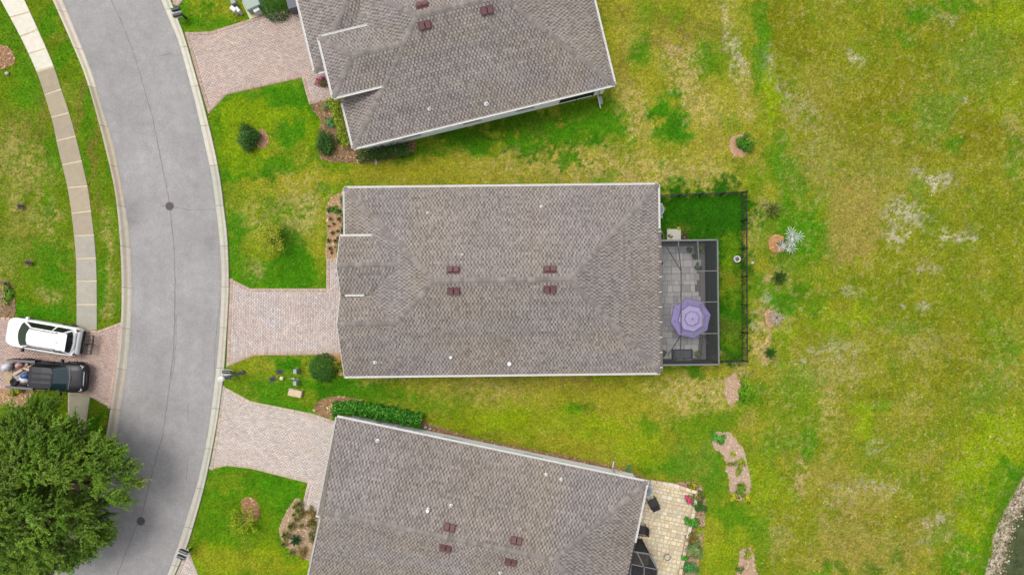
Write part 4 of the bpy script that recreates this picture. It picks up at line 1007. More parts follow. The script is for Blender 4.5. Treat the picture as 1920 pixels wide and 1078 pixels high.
TGS = [(-1.2, 5.05, E), (0, 5.05, E), (3.295, 8.345, E + 1.6475), (2.1, 8.345, E + 1.6475)]
TGW = [(-1.2, 5.05, E), (2.1, 8.345, E + 1.6475), (-1.2, 11.64, E)]
TGN = [(-1.2, 11.64, E), (2.1, 8.345, E + 1.6475), (3.295, 8.345, E + 1.6475), (0, 11.64, E)]
pl_t = [TS, TES, TW, TEW, TEN, TN, TE, TGS, TGW, TGN]
roof_t = part('roof', deck(pl_t), DECK, ht)
sb = MB()
for p, zr in zip(pl_t, (E, E, E, ze, ze, E, E, E, E, E)): shingle(sb, p, zr)
part('shingle', sb, SHG, roof_t, kind='stuff')
caps(roof_t, (0, 0, E), (W2, W2, Z2)); caps(roof_t, (W2, W2, Z2), (L2 - W2, W2, Z2), False); caps(roof_t, (L2, 0, E), (L2 - W2, W2, Z2))
caps(roof_t, (0 + 2.2, 2 * W2 - 2.2, E + 1.1), (W2, W2, Z2)); caps(roof_t, (L2, 2 * W2, E), (L2 - W2, W2, Z2))
caps(roof_t, (-.2, 2.85, ze), (1.64, 4.69, ze + .92)); caps(roof_t, (-.2, 6.53, ze), (1.64, 4.69, ze + .92)); caps(roof_t, (1.64, 4.69, ze + .92), (4.69, 4.69, ze + .92), False)
caps(roof_t, (-1.2, 5.05, E), (2.1, 8.345, E + 1.6475)); caps(roof_t, (-1.2, 11.64, E), (2.1, 8.345, E + 1.6475)); caps(roof_t, (2.1, 8.345, E + 1.6475), (3.3, 8.345, E + 1.6475), False)
gutter(ht, (0, 0, E), (L2, 0, E)); gutter(ht, (L2, 0, E), (L2, 2 * W2, E)); gutter(ht, (0, 2.85, E), (0, 0, E)); gutter(ht, (L2, 2 * W2, E), (-1.2, 2 * W2, E))
gutter(ht, (-.2, 2.85, ze), (2.85, 2.85, ze)); gutter(ht, (-.2, 6.53, ze), (-.2, 2.85, ze)); gutter(ht, (2.85, 6.53, ze), (-.2, 6.53, ze))
gutter(ht, (-1.2, 11.64, E), (-1.2, 5.05, E)); gutter(ht, (-1.2, 5.05, E), (-.26, 5.05, E))
walls(ht, FOOT_T, 2.68)
eb = MB(); eb.prism([(0.12, 3.12), (4.2, 3.12), (4.2, 6.2), (0.12, 6.2)], 2.5, ze - .06); part('wall', eb, STUC, ht)
panel_door(ht, -.9, 5.9, 10.8, 2.2, -1)
op = MB(); op.box(14.45, .30, .35, 2.2, .05, 2.2); lz = part('screened_opening', op, mat('black_screen', color=(.012, .012, .014), rough=.6, namt=0), ht)
of = MB()
for x in (13.35, 14.45, 15.55): of.box(x, .27, .3, .06, .06, 2.3)
part('screen_frame', of, DARK, lz)
for x in (3.5, 7.5, 11): window(ht, x, .3, .9, 1.1, 1.3, 0, -1)
def downspout(root, x, y, z, dx, dy, run=.9):
    b = MB(); b.bar((x, y, z), (x + dx * -.2, y + dy * -.2, z - .35), .07, .09); b.tube((x - dx * .2, y - dy * .2, z - .35), (x - dx * .2, y - dy * .2, .18), .045)
    b.bar((x - dx * .2, y - dy * .2, .16), (x + dx * run, y + dy * run, .07), .08, .09)
    return part('downspout', b, WHT, root)
downspout(ht, 15.9, 0.0, E - .05, 0, -1, .62); downspout(ht, 2.2, 0.0, E - .05, 0, -1, .25)
ft = lambda x, y: E + .5 * min(y, 2 * W2 - y, x, L2 - x)
for px, py, sd in ((797, 48, -1), (913, 20, -1), (792, 12, 1)): roof_vent(ht, on_roof(px, py, T_ROOT, T_ROT, ft), (0, sd))
for px, py, r_ in ((805, 205, .055), (912, 195, .07)): pipe(ht, on_roof(px, py, T_ROOT, T_ROT, ft), r_)

# ---- the lower house
hb = thing('house', 'grey shingled house at the bottom of the picture beside the stone patio', 'house', B_ROOT, B_ROT)
W3, L3 = 4.95, 19.53
Z3 = E + W3 / 2
BN = [(0, 0, E), (L3, 0, E), (L3 - W3, -W3, Z3), (.9, -W3, Z3)]
BW = [(0, 0, E), (.9, -W3, Z3), (.08, -6.1, E)]
BS = [(.3, -2 * W3, E), (L3, -2 * W3, E), (L3 - W3, -W3, Z3), (.9, -W3, Z3)]
BW2 = [(.3, -6.05, E), (.9, -W3, Z3), (.3, -2 * W3, E)]
BE = [(L3, 0, E), (L3 - W3, -W3, Z3), (L3, -2 * W3, E)]
pl_b = [BN, BW, BS, BW2, BE]
roof_b = part('roof', deck(pl_b), DECK, hb)
sb = MB()
for p in pl_b: shingle(sb, p, E)
part('shingle', sb, SHG, roof_b, kind='stuff')
caps(roof_b, (.9, -W3, Z3), (L3 - W3, -W3, Z3), False); caps(roof_b, (L3, 0, E), (L3 - W3, -W3, Z3)); caps(roof_b, (L3, -2 * W3, E), (L3 - W3, -W3, Z3))
gutter(hb, (L3, 0, E), (0, 0, E)); gutter(hb, (0, 0, E), (.08, -6.1, E), wd=.09); gutter(hb, (L3, -2 * W3, E), (L3, -3.8, E), wd=.10, m=DARK); gutter(hb, (L3, -3.8, E), (L3, 0, E))
gutter(hb, (-.05, -6.16, E), (.35, -6.16, E)); gutter(hb, (.3, -6.2, E), (.3, -2 * W3, E), wd=.10); gutter(hb, (.3, -2 * W3, E), (L3, -2 * W3, E))
walls(hb, FOOT_B, 2.68)
panel_door(hb, .3, -5.6, -.8, 2.2, -1)
for x in (3.0, 7.2, 12.5): window(hb, x, -.3, .9, 1.1, 1.3, 0, 1)
downspout(hb, 2.3, 0.0, E - .05, 0, 1, .3); downspout(hb, 17.8, 0.0, E - .05, 0, 1, .25)
fb = lambda x, y: E + .5 * min(-y, 2 * W3 + y, L3 - x)
for px, py, sd in ((843, 989, 1), (968, 1014, 1), (836, 1026, -1), (958, 1052, -1)): roof_vent(hb, on_roof(px, py, B_ROOT, B_ROT, fb), (0, sd), wd=.62)
for px, py, r_, bx_ in ((708, 826, .06, 0), (803, 954, .05, 1), (846, 947, .05, 0), (1024, 889, .05, 0), (1052, 898, .05, 0), (938, 1073, .05, 0)):
    pipe(hb, on_roof(px, py, B_ROOT, B_ROT, fb), r_, .3, bx_)
# ------------------------------------------------------------------ vehicles
PAINT_W = mat('white_paint', color=C(250, 250, 250, 1.35), rough=0.25, namt=0.0, spec=0.5, coat=0.6)
PAINT_K = mat('charcoal_paint', color=C(50, 50, 60, 0.55), rough=0.5, namt=0.03, spec=0.3, coat=0.10)
BLK = mat('black_plastic', color=(0.012, 0.012, 0.013), rough=0.55, namt=0.05)
CARGL = mat('car_glass', color=(0.008, 0.010, 0.011), rough=0.08, namt=0.0, spec=0.3)
WSGL = mat('windscreen', color=C(82, 98, 94, 0.6), rough=0.10, namt=0.0, spec=0.2)
TEAL = mat('teal_windscreen', color=C(44, 76, 84, 0.8), rough=0.05, namt=0.15, nscale=2.5, spec=0.8)
CHROME = mat('bright_metal', color=C(215, 218, 222), rough=0.25, namt=0.0, metal=0.7)
RUB = mat('rubber', color=(0.014, 0.014, 0.014), rough=0.85, namt=0.1)
LAMP_R = mat('tail_lamp', color=C(96, 34, 36), rough=0.2, namt=0.0)
LAMP_C = mat('clear_lamp', color=C(214, 216, 210), rough=0.15, namt=0.0)
def wheel(root, x, y, r=0.37, wd=0.24):
    b = MB(); n = 20
    for (x0, r0, x1, r1) in ((-wd / 2, r * .72, -wd / 2, r * .96), (-wd / 2, r * .96, -wd / 2 + .03, r), (-wd / 2 + .03, r, wd / 2 - .03, r), (wd / 2 - .03, r, wd / 2, r * .96), (wd / 2, r * .96, wd / 2, r * .72)):
        vv = []
        for yy, rr_ in ((x0, r0), (x1, r1)):
            vv += [(rr_ * math.cos(2 * math.pi * i / n), yy, rr_ * math.sin(2 * math.pi * i / n)) for i in range(n)]
        b.add(vv, [(i, (i + 1) % n, (i + 1) % n + n, i + n) for i in range(n)])
    wv = part('wheel', MB().tube((0, -wd / 2 + .03, 0), (0, wd / 2 - .03, 0), r * .3, n=12), BLK, root, matrix=Matrix.Translation((x, y, r)))
    part('tyre', b, RUB, wv)
    rm = MB(); rm.tube((0, -wd * .35, 0), (0, wd * .35, 0), r * .72, n=18)
    for k in range(5):
        a = k * 2 * math.pi / 5
        for s in (-1, 1): rm.bar((math.cos(a) * .06, s * wd * .38, math.sin(a) * .06), (math.cos(a) * r * .68, s * wd * .38, math.sin(a) * r * .68), .05, .03)
    part('rim', rm, CHROME, wv)
def body_rings(st, kink=0.9, nmid=3):
    """st: (x, half width, underside z, shoulder z, top z)"""
    out = []
    for x, hw, zb, zs, zt in st:
        half = [(hw * .90, zb), (hw, zb + .16), (hw, zs - .10), (hw * .975, zs), (hw * .86, zs + (zt - zs) * .75), (hw * .5, zt), ]
        ring = [(x, y, z) for y, z in half] + [(x, -y, z) for y, z in half[::-1]]
        out.append(ring)
    return out
def quad_patch(A, B, c0, c1, t0, t1, off, n=6):
    """patch between polylines A (bottom) and B (top), cropped and pushed outwards"""
    A = [Vector(a) for a in A]; B = [Vector(b) for b in B]
    ax = arc_resample(A, 41); bx_ = arc_resample(B, 41)
    cen = sum((a + b for a, b in zip(ax, bx_)), Vector()) / (2 * len(ax))
    m_ = MB(); vv = []
    for i in range(n + 1):
        f = c0 + (c1 - c0) * i / n; k = int(round(f * 40))
        for t in (t0, t1): vv.append(ax[k].lerp(bx_[k], t))
    nn = (vv[2] - vv[0]).cross(vv[1] - vv[0]).normalized()
    vv2 = []
    for i in range(n + 1):
        j = min(i, n - 1); q = (vv[2 * j + 2] - vv[2 * j]).cross(vv[2 * j + 1] - vv[2 * j]).normalized()
        for e_ in (0, 1):
            p = vv[2 * i + e_]; o_ = q if q.dot(p - Vector((0, 0, p.z - .4))) > 0 else -q
            vv2.append(p + o_ * off)
    m_.add(vv2, [(2 * i, 2 * i + 2, 2 * i + 3, 2 * i + 1) for i in range(n)])
    return m_

# ---- white sport utility vehicle (nose to the left)
p = P(79, 631, .9)
suv = thing('suv', 'white sport utility vehicle on the left driveway with a black rack behind it', 'car', (p.x, p.y, 0.04), R(170.4))
st = [(-2.40, .74, .36, .74, .80), (-2.34, .84, .30, .92, .98), (-2.15, .92, .28, 1.00, 1.06), (-1.6, .955, .24, 1.00, 1.08), (-.5, .965, .24, 1.00, 1.08), (.6, .965, .24, .99, 1.08),
      (1.2, .96, .24, .97, 1.08), (1.7, .95, .24, .93, 1.03), (2.05, .90, .26, .86, .96), (2.28, .80, .30, .76, .86), (2.42, .62, .36, .66, .74)]
part('body', MB().loft(body_rings(st)).mesh('body', True), PAINT_W, suv)
bel = 1.04
Fb = [(1.12, .84, bel), (1.30, .62, bel + .02), (1.41, .25, bel + .04), (1.43, 0, bel + .04), (1.41, -.25, bel + .04), (1.30, -.62, bel + .02), (1.12, -.84, bel)]
Ft = [(.26, .59, 1.64), (.34, .43, 1.68), (.40, .2, 1.70), (.41, 0, 1.70), (.40, -.2, 1.70), (.34, -.43, 1.68), (.26, -.59, 1.64)]
Rb = [(-2.10, -.82, bel), (-2.24, -.5, bel + .01), (-2.28, 0, bel + .01), (-2.24, .5, bel + .01), (-2.10, .82, bel)]
Rt = [(-1.76, -.57, 1.62), (-1.88, -.38, 1.65), (-1.92, 0, 1.66), (-1.88, .38, 1.65), (-1.76, .57, 1.62)]
cab = MB().loft([Fb + Rb, Ft + Rt], caps=False)
part('cabin', cab, PAINT_W, suv)
rf = []
for x, hw, z in ((.42, .30, 1.70), (.26, .595, 1.66), (.0, .61, 1.72), (-.8, .61, 1.74), (-1.5, .595, 1.72), (-1.80, .575, 1.665), (-2.0, .53, 1.61)):
    rf.append([(x, hw, z - .05), (x, hw * .96, z), (x, hw * .5, z + .035), (x, 0, z + .045), (x, -hw * .5, z + .035), (x, -hw * .96, z), (x, -hw, z - .05)])
part('roof', MB().loft(rf, closed=False, caps=False).mesh('roof', True), PAINT_W, suv)
part('windscreen', quad_patch(Fb, Ft, .05, .95, .04, .95, .012, 8), WSGL, suv)
part('rear_window', quad_patch(Rb, Rt, .06, .94, .22, .97, .012, 8), CARGL, suv)
for s in (1, -1):
    A_ = [(1.12, s * .84, bel), (-2.10, s * .82, bel)]; B_ = [(.26, s * .59, 1.64), (-1.76, s * .57, 1.62)]
    for c0, c1 in ((.03, .315), (.325, .62), (.68, .97)): part('side_window', quad_patch(A_, B_, c0, c1, .06, .93, .012, 2), CARGL, suv)
    m_ = MB(); m_.box(.98, s * 1.03, .98, .16, .22, .15, taper=.85); m_.box(.98, s * .93, 1.0, .06, .12, .05); part('mirror', m_, PAINT_W if s < 0 else BLK, suv)
    rr_ = MB(); rr_.bar((.2, s * .54, 1.80), (-1.5, s * .52, 1.80), .045, .04); [rr_.box(x, s * .535, 1.72, .10, .05, .07) for x in (.22, -.65, -1.45)]; part('roof_rail', rr_, mat('rail_grey', color=C(128, 128, 128), rough=.5, namt=0), suv)
    hl = MB(); hl.box(2.17, s * .66, .72, .30, .24, .13, s * -.5, taper=.8); part('headlight', hl, LAMP_C, suv)
    tl = MB(); tl.box(-2.26, s * .76, .80, .20, .16, .22, s * .3, taper=.85); part('tail_light', tl, LAMP_R, suv)
    wheel(suv, 1.45, s * .84); wheel(suv, -1.42, s * .84)
    wa = MB()
    for xc in (1.45, -1.42):
        for k in range(8):
            a0, a1 = math.pi * k / 8, math.pi * (k + 1) / 8
            wa.bar((xc + .43 * math.cos(a0), s * .965, .41 + .43 * math.sin(a0)), (xc + .43 * math.cos(a1), s * .965, .41 + .43 * math.sin(a1)), .05, .05)
    part('wheel_arch', wa, BLK, suv)
m_ = MB(); m_.box(-2.40, 0, .36, .10, 1.5, .24); part('rear_bumper', m_, BLK, suv)
m_ = MB(); m_.box(-2.25, 0, .98, .14, 1.30, .05); part('tailgate_trim', m_, CHROME, suv)
m_ = MB(); m_.box(-1.55, .05, 1.765, .16, .04, .05, taper=.5); part('antenna_fin', m_, BLK, suv)
m_ = MB(); m_.box(-1.98, 0, 1.62, .16, 1.1, .03); part('spoiler', m_, PAINT_W, suv)
# black hitch rack behind the car
q = suv.matrix_basis @ Vector((-2.86, .06, 0))
rack = thing('hitch_rack', 'black metal bicycle rack fixed to the back of the white vehicle', 'rack', (q.x, q.y, 0.04), R(170.4))
m_ = MB(); m_.bar((.40, 0, .5), (-.30, 0, .5), .07, .07); part('tow_bar', m_, BLK, rack)
for y0 in (-.18, .14): part('tray', MB().bar((y0 - .05, -.62, .56), (y0 - .05, .62, .56), .11, .04), BLK, rack)
m_ = MB()
for y in (-.6, -.35, -.1, .15, .4, .62): m_.bar((.20, y, .60), (-.34, y * .96, .60), .035, .03)
part('crossbar', m_, BLK, rack)
part('mast', MB().bar((.1, .0, .5), (.05, .02, 1.0), .06, .06), BLK, rack)
part('hoop', MB().tube((.05, -.3, .98), (.05, .35, .98), .03).tube((-.2, -.5, .8), (-.22, -.1, .82), .025), BLK, rack)

# ---- charcoal pickup truck (nose to the right)
p = P(169, 708.5, .6)
tr_a = R(-4)
tk = thing('pickup_truck', 'dark charcoal pickup truck on the left driveway with a loaded open bed', 'truck', (p.x - 2.62 * math.cos(tr_a), p.y - 2.62 * math.sin(tr_a), 0.04), tr_a)
st = [(.55, .90, .34, 1.08, 1.16), (1.3, .91, .34, 1.08, 1.17), (1.6, .92, .34, 1.06, 1.17), (2.0, .92, .36, 1.02, 1.12), (2.3, .90, .40, .96, 1.05), (2.46, .84, .44, .88, .97), (2.52, .74, .50, .78, .86)]
part('body', MB().loft(body_rings(st)).mesh('body', True), PAINT_K, tk)
lo = MB().loft(body_rings([(-.62, .89, .34, 1.06, 1.10), (.0, .90, .34, 1.08, 1.12), (.7, .90, .34, 1.08, 1.14)])); part('door', lo.mesh('door', True), PAINT_K, tk)
bl_ = 1.08
Fb = [(1.44, .80, bl_), (1.54, .5, bl_ + .04), (1.58, 0, bl_ + .05), (1.54, -.5, bl_ + .04), (1.44, -.80, bl_)]
Ft = [(.84, .66, 1.74), (.92, .42, 1.78), (.95, 0, 1.79), (.92, -.42, 1.78), (.84, -.66, 1.74)]
Rb = [(-.60, -.80, bl_), (-.62, 0, bl_), (-.60, .80, bl_)]
Rt = [(-.50, -.66, 1.72), (-.54, 0, 1.75), (-.50, .66, 1.72)]
part('cabin', MB().loft([Fb + Rb, Ft + Rt], caps=False), PAINT_K, tk)
rf = []
for x, hw, z in ((.96, .45, 1.775), (.84, .67, 1.76), (.3, .69, 1.80), (-.3, .69, 1.80), (-.54, .66, 1.755)):
    rf.append([(x, hw, z - .04), (x, hw * .96, z), (x, hw * .5, z + .03), (x, hw * .3, z + .022), (x, 0, z + .035), (x, -hw * .3, z + .022), (x, -hw * .5, z + .03), (x, -hw * .96, z), (x, -hw, z - .04)])
part('roof', MB().loft(rf, closed=False, caps=False), PAINT_K, tk)
part('windscreen', quad_patch(Fb, Ft, .04, .96, .03, .96, .012, 8), TEAL, tk)
part('rear_window', quad_patch(Rb, Rt, .08, .92, .3, .9, .012, 2), CARGL, tk)
for s in (1, -1):
    A_ = [(1.44, s * .80, bl_), (-.60, s * .80, bl_)]; B_ = [(.84, s * .66, 1.74), (-.50, s * .66, 1.72)]
    for c0, c1 in ((.16, .52), (.56, .94)): part('side_window', quad_patch(A_, B_, c0, c1, .1, .9, .012, 2), CARGL, tk)
    m_ = MB(); m_.box(1.12, s * 1.06, 1.05, .14, .24, .19, taper=.85); m_.box(1.12, s * .94, 1.08, .06, .12, .05); part('mirror', m_, BLK, tk)
    m_ = MB(); m_.bar((-.66, s * .90, .78), (-2.44, s * .88, .78), .10, .62); part('bed_side', m_, PAINT_K, tk)
    m_ = MB(); m_.bar((-.66, s * .87, 1.10), (-2.44, s * .85, 1.10), .15, .05); part('bed_rail', m_, mat('rail_cap', color=C(120, 116, 120), rough=.5, namt=.05), tk)
    wheel(tk, 1.62, s * .80, .40, .26); wheel(tk, -1.62, s * .80, .40, .26)
    m_ = MB(); m_.box(2.26, s * .70, .90, .26, .30, .12, s * -.45, taper=.8); part('headlight', m_, LAMP_C, tk)
    fl = MB()
    for xc in (1.62, -1.62):
        for k in range(8):
            a0, a1 = math.pi * k / 8, math.pi * (k + 1) / 8
            fl.bar((xc + .47 * math.cos(a0), s * .93, .42 + .47 * math.sin(a0)), (xc + .47 * math.cos(a1), s * .93, .42 + .47 * math.sin(a1)), .08, .06)
    part('wheel_arch', fl, BLK, tk)
m_ = MB(); m_.box(-1.56, 0, .60, 1.80, 1.66, .05); part('bed_floor', m_, mat('bed_liner', color=C(120, 104, 92), rough=.8, namt=.3), tk)
m_ = MB(); m_.box(-.68, 0, .62, .06, 1.66, .46); part('bed_front_wall', m_, mat('rail_cap'), tk)
m_ = MB(); m_.box(-2.62, 0, .60, .46, 1.56, .06); part('tailgate', m_, mat('tan_board', color=C(196, 172, 138), rough=.8, namt=.2), tk)
m_ = MB()
for i in range(7):
    y = -.66 + i * .22; m_.bar((2.52 - abs(y) ** 2 * .28, y, .80), (2.52 - abs(y + .22) ** 2 * .28, y + .22, .80), .12, .08)
part('bumper', m_, PAINT_K, tk)
m_ = MB(); m_.box(2.42, 0, .92, .12, .96, .06, taper=.9); part('grille', m_, CHROME, tk)
m_ = MB(); m_.bar((1.62, .74, 1.15), (1.74, 0, 1.205), .05, .03); m_.bar((1.74, 0, 1.205), (1.62, -.74, 1.15), .05, .03); part('cowl', m_, mat('rail_cap'), tk)
m_ = MB(); m_.bar((1.86, .38, 1.148), (2.34, .34, 1.03), .03, .02); m_.bar((1.86, -.38, 1.148), (2.34, -.34, 1.03), .03, .02); part('hood_crease', m_, BLK, tk)
TKM = tk.matrix_basis
def in_bed(x, y, z=0.66):
    q = TKM @ Vector((x, y, z)); return q
def lump(n=9, rx=.3, ry=.2, rz=.15, seed=0):
    r_ = random.Random(seed); b = MB(); rings = []
    for j in range(6):
        t = math.pi * (j + .3) / 6.2; ring = []
        for i in range(n):
            a = 2 * math.pi * i / n; k = 1 + r_.uniform(-.22, .22)
            ring.append((rx * math.sin(t) * math.cos(a) * k, ry * math.sin(t) * math.sin(a) * k, rz * (1 - math.cos(t)) * (1 + r_.uniform(-.1, .1))))
        rings.append(ring)
    rings.reverse(); rings.reverse()
    return b.loft(rings)
def cargo(name, mb, m_, label, cat, x, y, rot=0.0, z=0.66, smooth=False):
    q = in_bed(x, y, z)
    o = single(name, mb.mesh(name, smooth), m_, label, cat, loc=q); o.rotation_euler = (0, 0, tr_a + rot); return o
cargo('blue_bag', lump(10, .30, .20, .30, 1), mat('blue_plastic', color=C(70, 108, 160), rough=.4, namt=.25, nscale=9), 'bright blue plastic sack lying in the middle of the pickup bed', 'bag', -1.28, -.05, .2, smooth=True)
cargo('white_bag', lump(10, .30, .22, .24, 2), mat('white_plastic', color=C(226, 228, 236, 1.1), rough=.45, namt=.15, nscale=9), 'crumpled white plastic bag beside the blue sack in the pickup bed', 'bag', -1.40, -.33, -.2, smooth=True)
cargo('white_bag', lump(10, .22, .16, .24, 3), mat('white_plastic'), 'small white plastic bag in the front corner of the pickup bed by the cab', 'bag', -.92, -.62, .4, smooth=True)
pw = mat('pale_wood', color=C(226, 190, 164), rough=.8, namt=.2, nscale=7)
for i, (x, y, r_, L, lb) in enumerate(((-1.25, .46, .15, 1.1, 'longest pale pinkish board lying along the upper side of the pickup bed'), (-1.55, .42, .95, .7, 'short pale board tilted across the upper corner of the pickup bed'), (-1.10, .28, -.25, .9, 'cream board nearest the blue sack in the pickup bed'), (-1.85, .10, .6, .7, 'short cream board near the tailgate of the pickup'))):
    cargo('board', MB().box(0, 0, .04 + i * .07, L, .16, .05), pw, lb, 'board', x, y, r_)
cargo('pink_cushion', lump(10, .24, .17, .32, 4), mat('pink_fabric', color=C(226, 176, 172), rough=.9, namt=.1), 'pinkish cushion propped in the upper rear corner of the pickup bed', 'cushion', -1.72, .56, .9, smooth=True)
q = MB().lathe([(.13, .0), (.24, .02), (.27, .08), (.24, .15), (.14, .16), (.13, .10)], 20)
cargo('spare_wheel', q, RUB, 'dark round spare wheel in the lower rear corner of the pickup bed', 'wheel', -2.16, -.56, smooth=True)
cargo('white_sack', lump(10, .34, .26, .30, 5), mat('white_plastic'), 'white sack slumped on the tailgate of the pickup at the frame edge', 'bag', -2.55, .40, .7, smooth=True)
cargo('grey_sheet', MB().loft([[(-.45, y, .10 + .05 * math.sin(3 * y + k)) for y in (-.3, -.1, .1, .3)] if k == 0 else [(-.45 + .22 * k, y, .12 + .06 * math.sin(5 * y + 2 * k)) for y in (-.3, -.1, .1, .3)] for k in range(5)], closed=False), mat('grey_tarp', color=C(176, 176, 182), rough=.6, namt=.2), 'crumpled grey tarpaulin spread under the bags in the pickup bed', 'tarpaulin', -1.75, -.15, .1)

# ------------------------------------------------------------------ screened patio of the middle house
c0 = P(1345, 450, 2.75); c1 = P(1345, 683, 2.75)
AN = M_ROT
cageroot = Vector((xf((X1 + .12, 0), M_ROOT, M_ROT)))
cage = thing('screen_enclosure', 'dark screened patio cage with a flat framed roof behind the middle house', 'screen enclosure', cageroot, AN)
yt = to_local(c0, cageroot, AN)[1]; ybm = to_local(c1, cageroot, AN)[1]; xo = to_local(c0, cageroot, AN)[0]
HT = 2.75
BRZ = mat('bronze_frame', color=C(124, 126, 126), rough=.5, namt=.05)
BRK = mat('dark_bronze_frame', color=C(44, 44, 48), rough=.5, namt=.05)
SCR_W = mat('screen_wall', color=(.030, .032, .036), rough=.8, namt=0, alpha=0.86, spec=0)
SCR_R = mat('screen_roof', color=(.07, .07, .075), rough=.8, namt=0, alpha=0.20, spec=0)
def cbar(a, b, wd=.05, h=.05, name='frame_bar', m=None): return part(name, MB().bar(a, b, wd, h), m or BRZ, cage)
for a, b in (((0, yt, HT), (xo, yt, HT)), ((xo, yt, HT), (xo, ybm, HT)), ((xo, ybm, HT), (0, ybm, HT))): cbar(a, b, .09, .09, 'eave_beam')
for a, b in (((0, yt, .06), (xo, yt, .06)), ((xo, yt, .06), (xo, ybm, .06)), ((xo, ybm, .06), (0, ybm, .06))): cbar(a, b, .07, .05, 'sill_bar', BRK)
ys_ = [to_local(P(1345, y, HT), cageroot, AN)[1] for y in (508, 566, 625)]
for y in ys_:
    cbar((xo, y, 0), (xo, y, HT), .06, .06, 'post', BRK)
    cbar((1.2 if y != ys_[0] else 2.0, y, HT + .02), (xo, y, HT + .02), .045, .04, 'purlin')
for x in (0.05, xo * .33, xo * .68, xo):
    cbar((x, yt, 0), (x, yt, HT), .06, .06, 'post', BRK); cbar((x, ybm, 0), (x, ybm, HT), .06, .06, 'post', BRK)
cbar((xo, yt, .95), (xo, ybm, .95), .05, .05, 'chair_rail', BRK); cbar((0, ybm, .95), (xo, ybm, .95), .05, .05, 'chair_rail', BRK)
x1 = to_local(P(1277, 566, HT), cageroot, AN)[0]; x2 = to_local(P(1318, 600, HT), cageroot, AN)[0]
loc = lambda px, py, z=HT: Vector((*to_local(P(px, py, z), cageroot, AN), z))
for a, b in (((1277, 507), (1277, 626)), ((1277, 508), (1247, 459)), ((1277, 508), (1272, 463)), ((1277, 628), (1251, 668)), ((1277, 628), (1275, 668)), ((1319, 628), (1327, 645)), ((1318, 628), (1314, 668))):
    cbar(loc(*a, HT - .02), loc(*b, HT - .03), .045, .06, 'roof_beam', BRK)
cbar(loc(1318, 566, HT - .01), loc(1318, 628, HT - .01), .05, .05, 'roof_beam'); cbar(loc(1272, 452, HT), loc(1272, 463, HT), .045, .05, 'purlin'); cbar(loc(1308, 452, HT), loc(1311, 500, HT), .045, .05, 'purlin')
def pane_s(name, pts, m_): return part(name, MB().add(pts, [tuple(range(len(pts)))]), m_, cage)
yy = [yt] + ys_ + [ybm]
for a, b in zip(yy[:-1], yy[1:]):
    pane_s('screen_panel', [(xo - .005, a - .03, .09), (xo - .005, b + .03, .09), (xo - .005, b + .03, HT - .05), (xo - .005, a - .03, HT - .05)], SCR_W)
    pane_s('roof_screen', [(.05, a - .02, HT + .005), (xo - .05, a - .02, HT + .005), (xo - .05, b + .02, HT + .005), (.05, b + .02, HT + .005)], SCR_R)
for y in (yt, ybm):
    for a, b in ((.08, xo * .33), (xo * .33, xo * .68), (xo * .68, xo)):
        pane_s('screen_panel', [(a + .04, y, .09), (b - .04, y, .09), (b - .04, y, HT - .05), (a + .04, y, HT - .05)], SCR_W)
# grey pavers under the cage
base = MB(); lx = xo - .02
base.add([(-.35, ybm, .02), (lx, ybm, .02), (lx, yt, .02), (-.35, yt, .02), (-.35, ybm, .055), (lx, ybm, .055), (lx, yt, .055), (-.35, yt, .055)], [(4, 5, 6, 7), (0, 1, 5, 4), (1, 2, 6, 5), (2, 3, 7, 6)])
lan = struct('patio', base, mat('patio_joint', color=C(120, 116, 112), namt=.2)); lan.location = cageroot; lan.rotation_euler = (0, 0, AN)
PAV = mat('paver', objcol=True, rough=.85, nscale=4, namt=.10, spec=.2, big=[(30, .10), (.8, .08)])
def paver_mesh(wd, h):
    b = MB(); b.box(0, 0, 0, wd - .012, h - .012, .035, taper=.97, bottom=False); m_ = b.mesh('paver'); m_.materials.append(PAV); return m_
PM = {k: paver_mesh(*k) for k in ((.45, .45), (.30, .45), (.45, .30), (.30, .30), (.15, .30), (.60, .45), (.30, .15))}
def pave_area(root, x0, x1_, y0, y1_, tones, z, test=None):
    y = y0
    while y < y1_ - .1:
        h = random.choice([.45, .30, .45]); x = x0 - random.uniform(0, .2)
        while x < x1_ - .08:
            opts = [k for k in PM if k[1] == h]
            k = random.choice(opts)
            if x >= x0 - .21 and x + k[0] < x1_ + .16 and y + h < y1_ + .2 and (test is None or test(x + k[0] / 2, y + h / 2)):
                part('paver', PM[k], None, root, matrix=Matrix.Translation((x + k[0] / 2, y + h / 2, z + random.uniform(-.004, .004))), color=vary(random.choice(tones), .10, .02))
            x += k[0]
        y += h
gts = [C(204, 202, 200), C(198, 196, 194), C(212, 210, 207), C(190, 188, 188), C(207, 204, 198), C(214, 212, 209)]
pave_area(lan, .0, lx - .35, ybm + .12, yt - .12, gts, .05)
kb = MB(); kb.box(lx - .17, (yt + ybm) / 2, .05, .30, yt - ybm - .1, .03, c=(.5,) * 3); part('border', kb, mat('grey_border', color=C(128, 126, 124), namt=.12), lan)

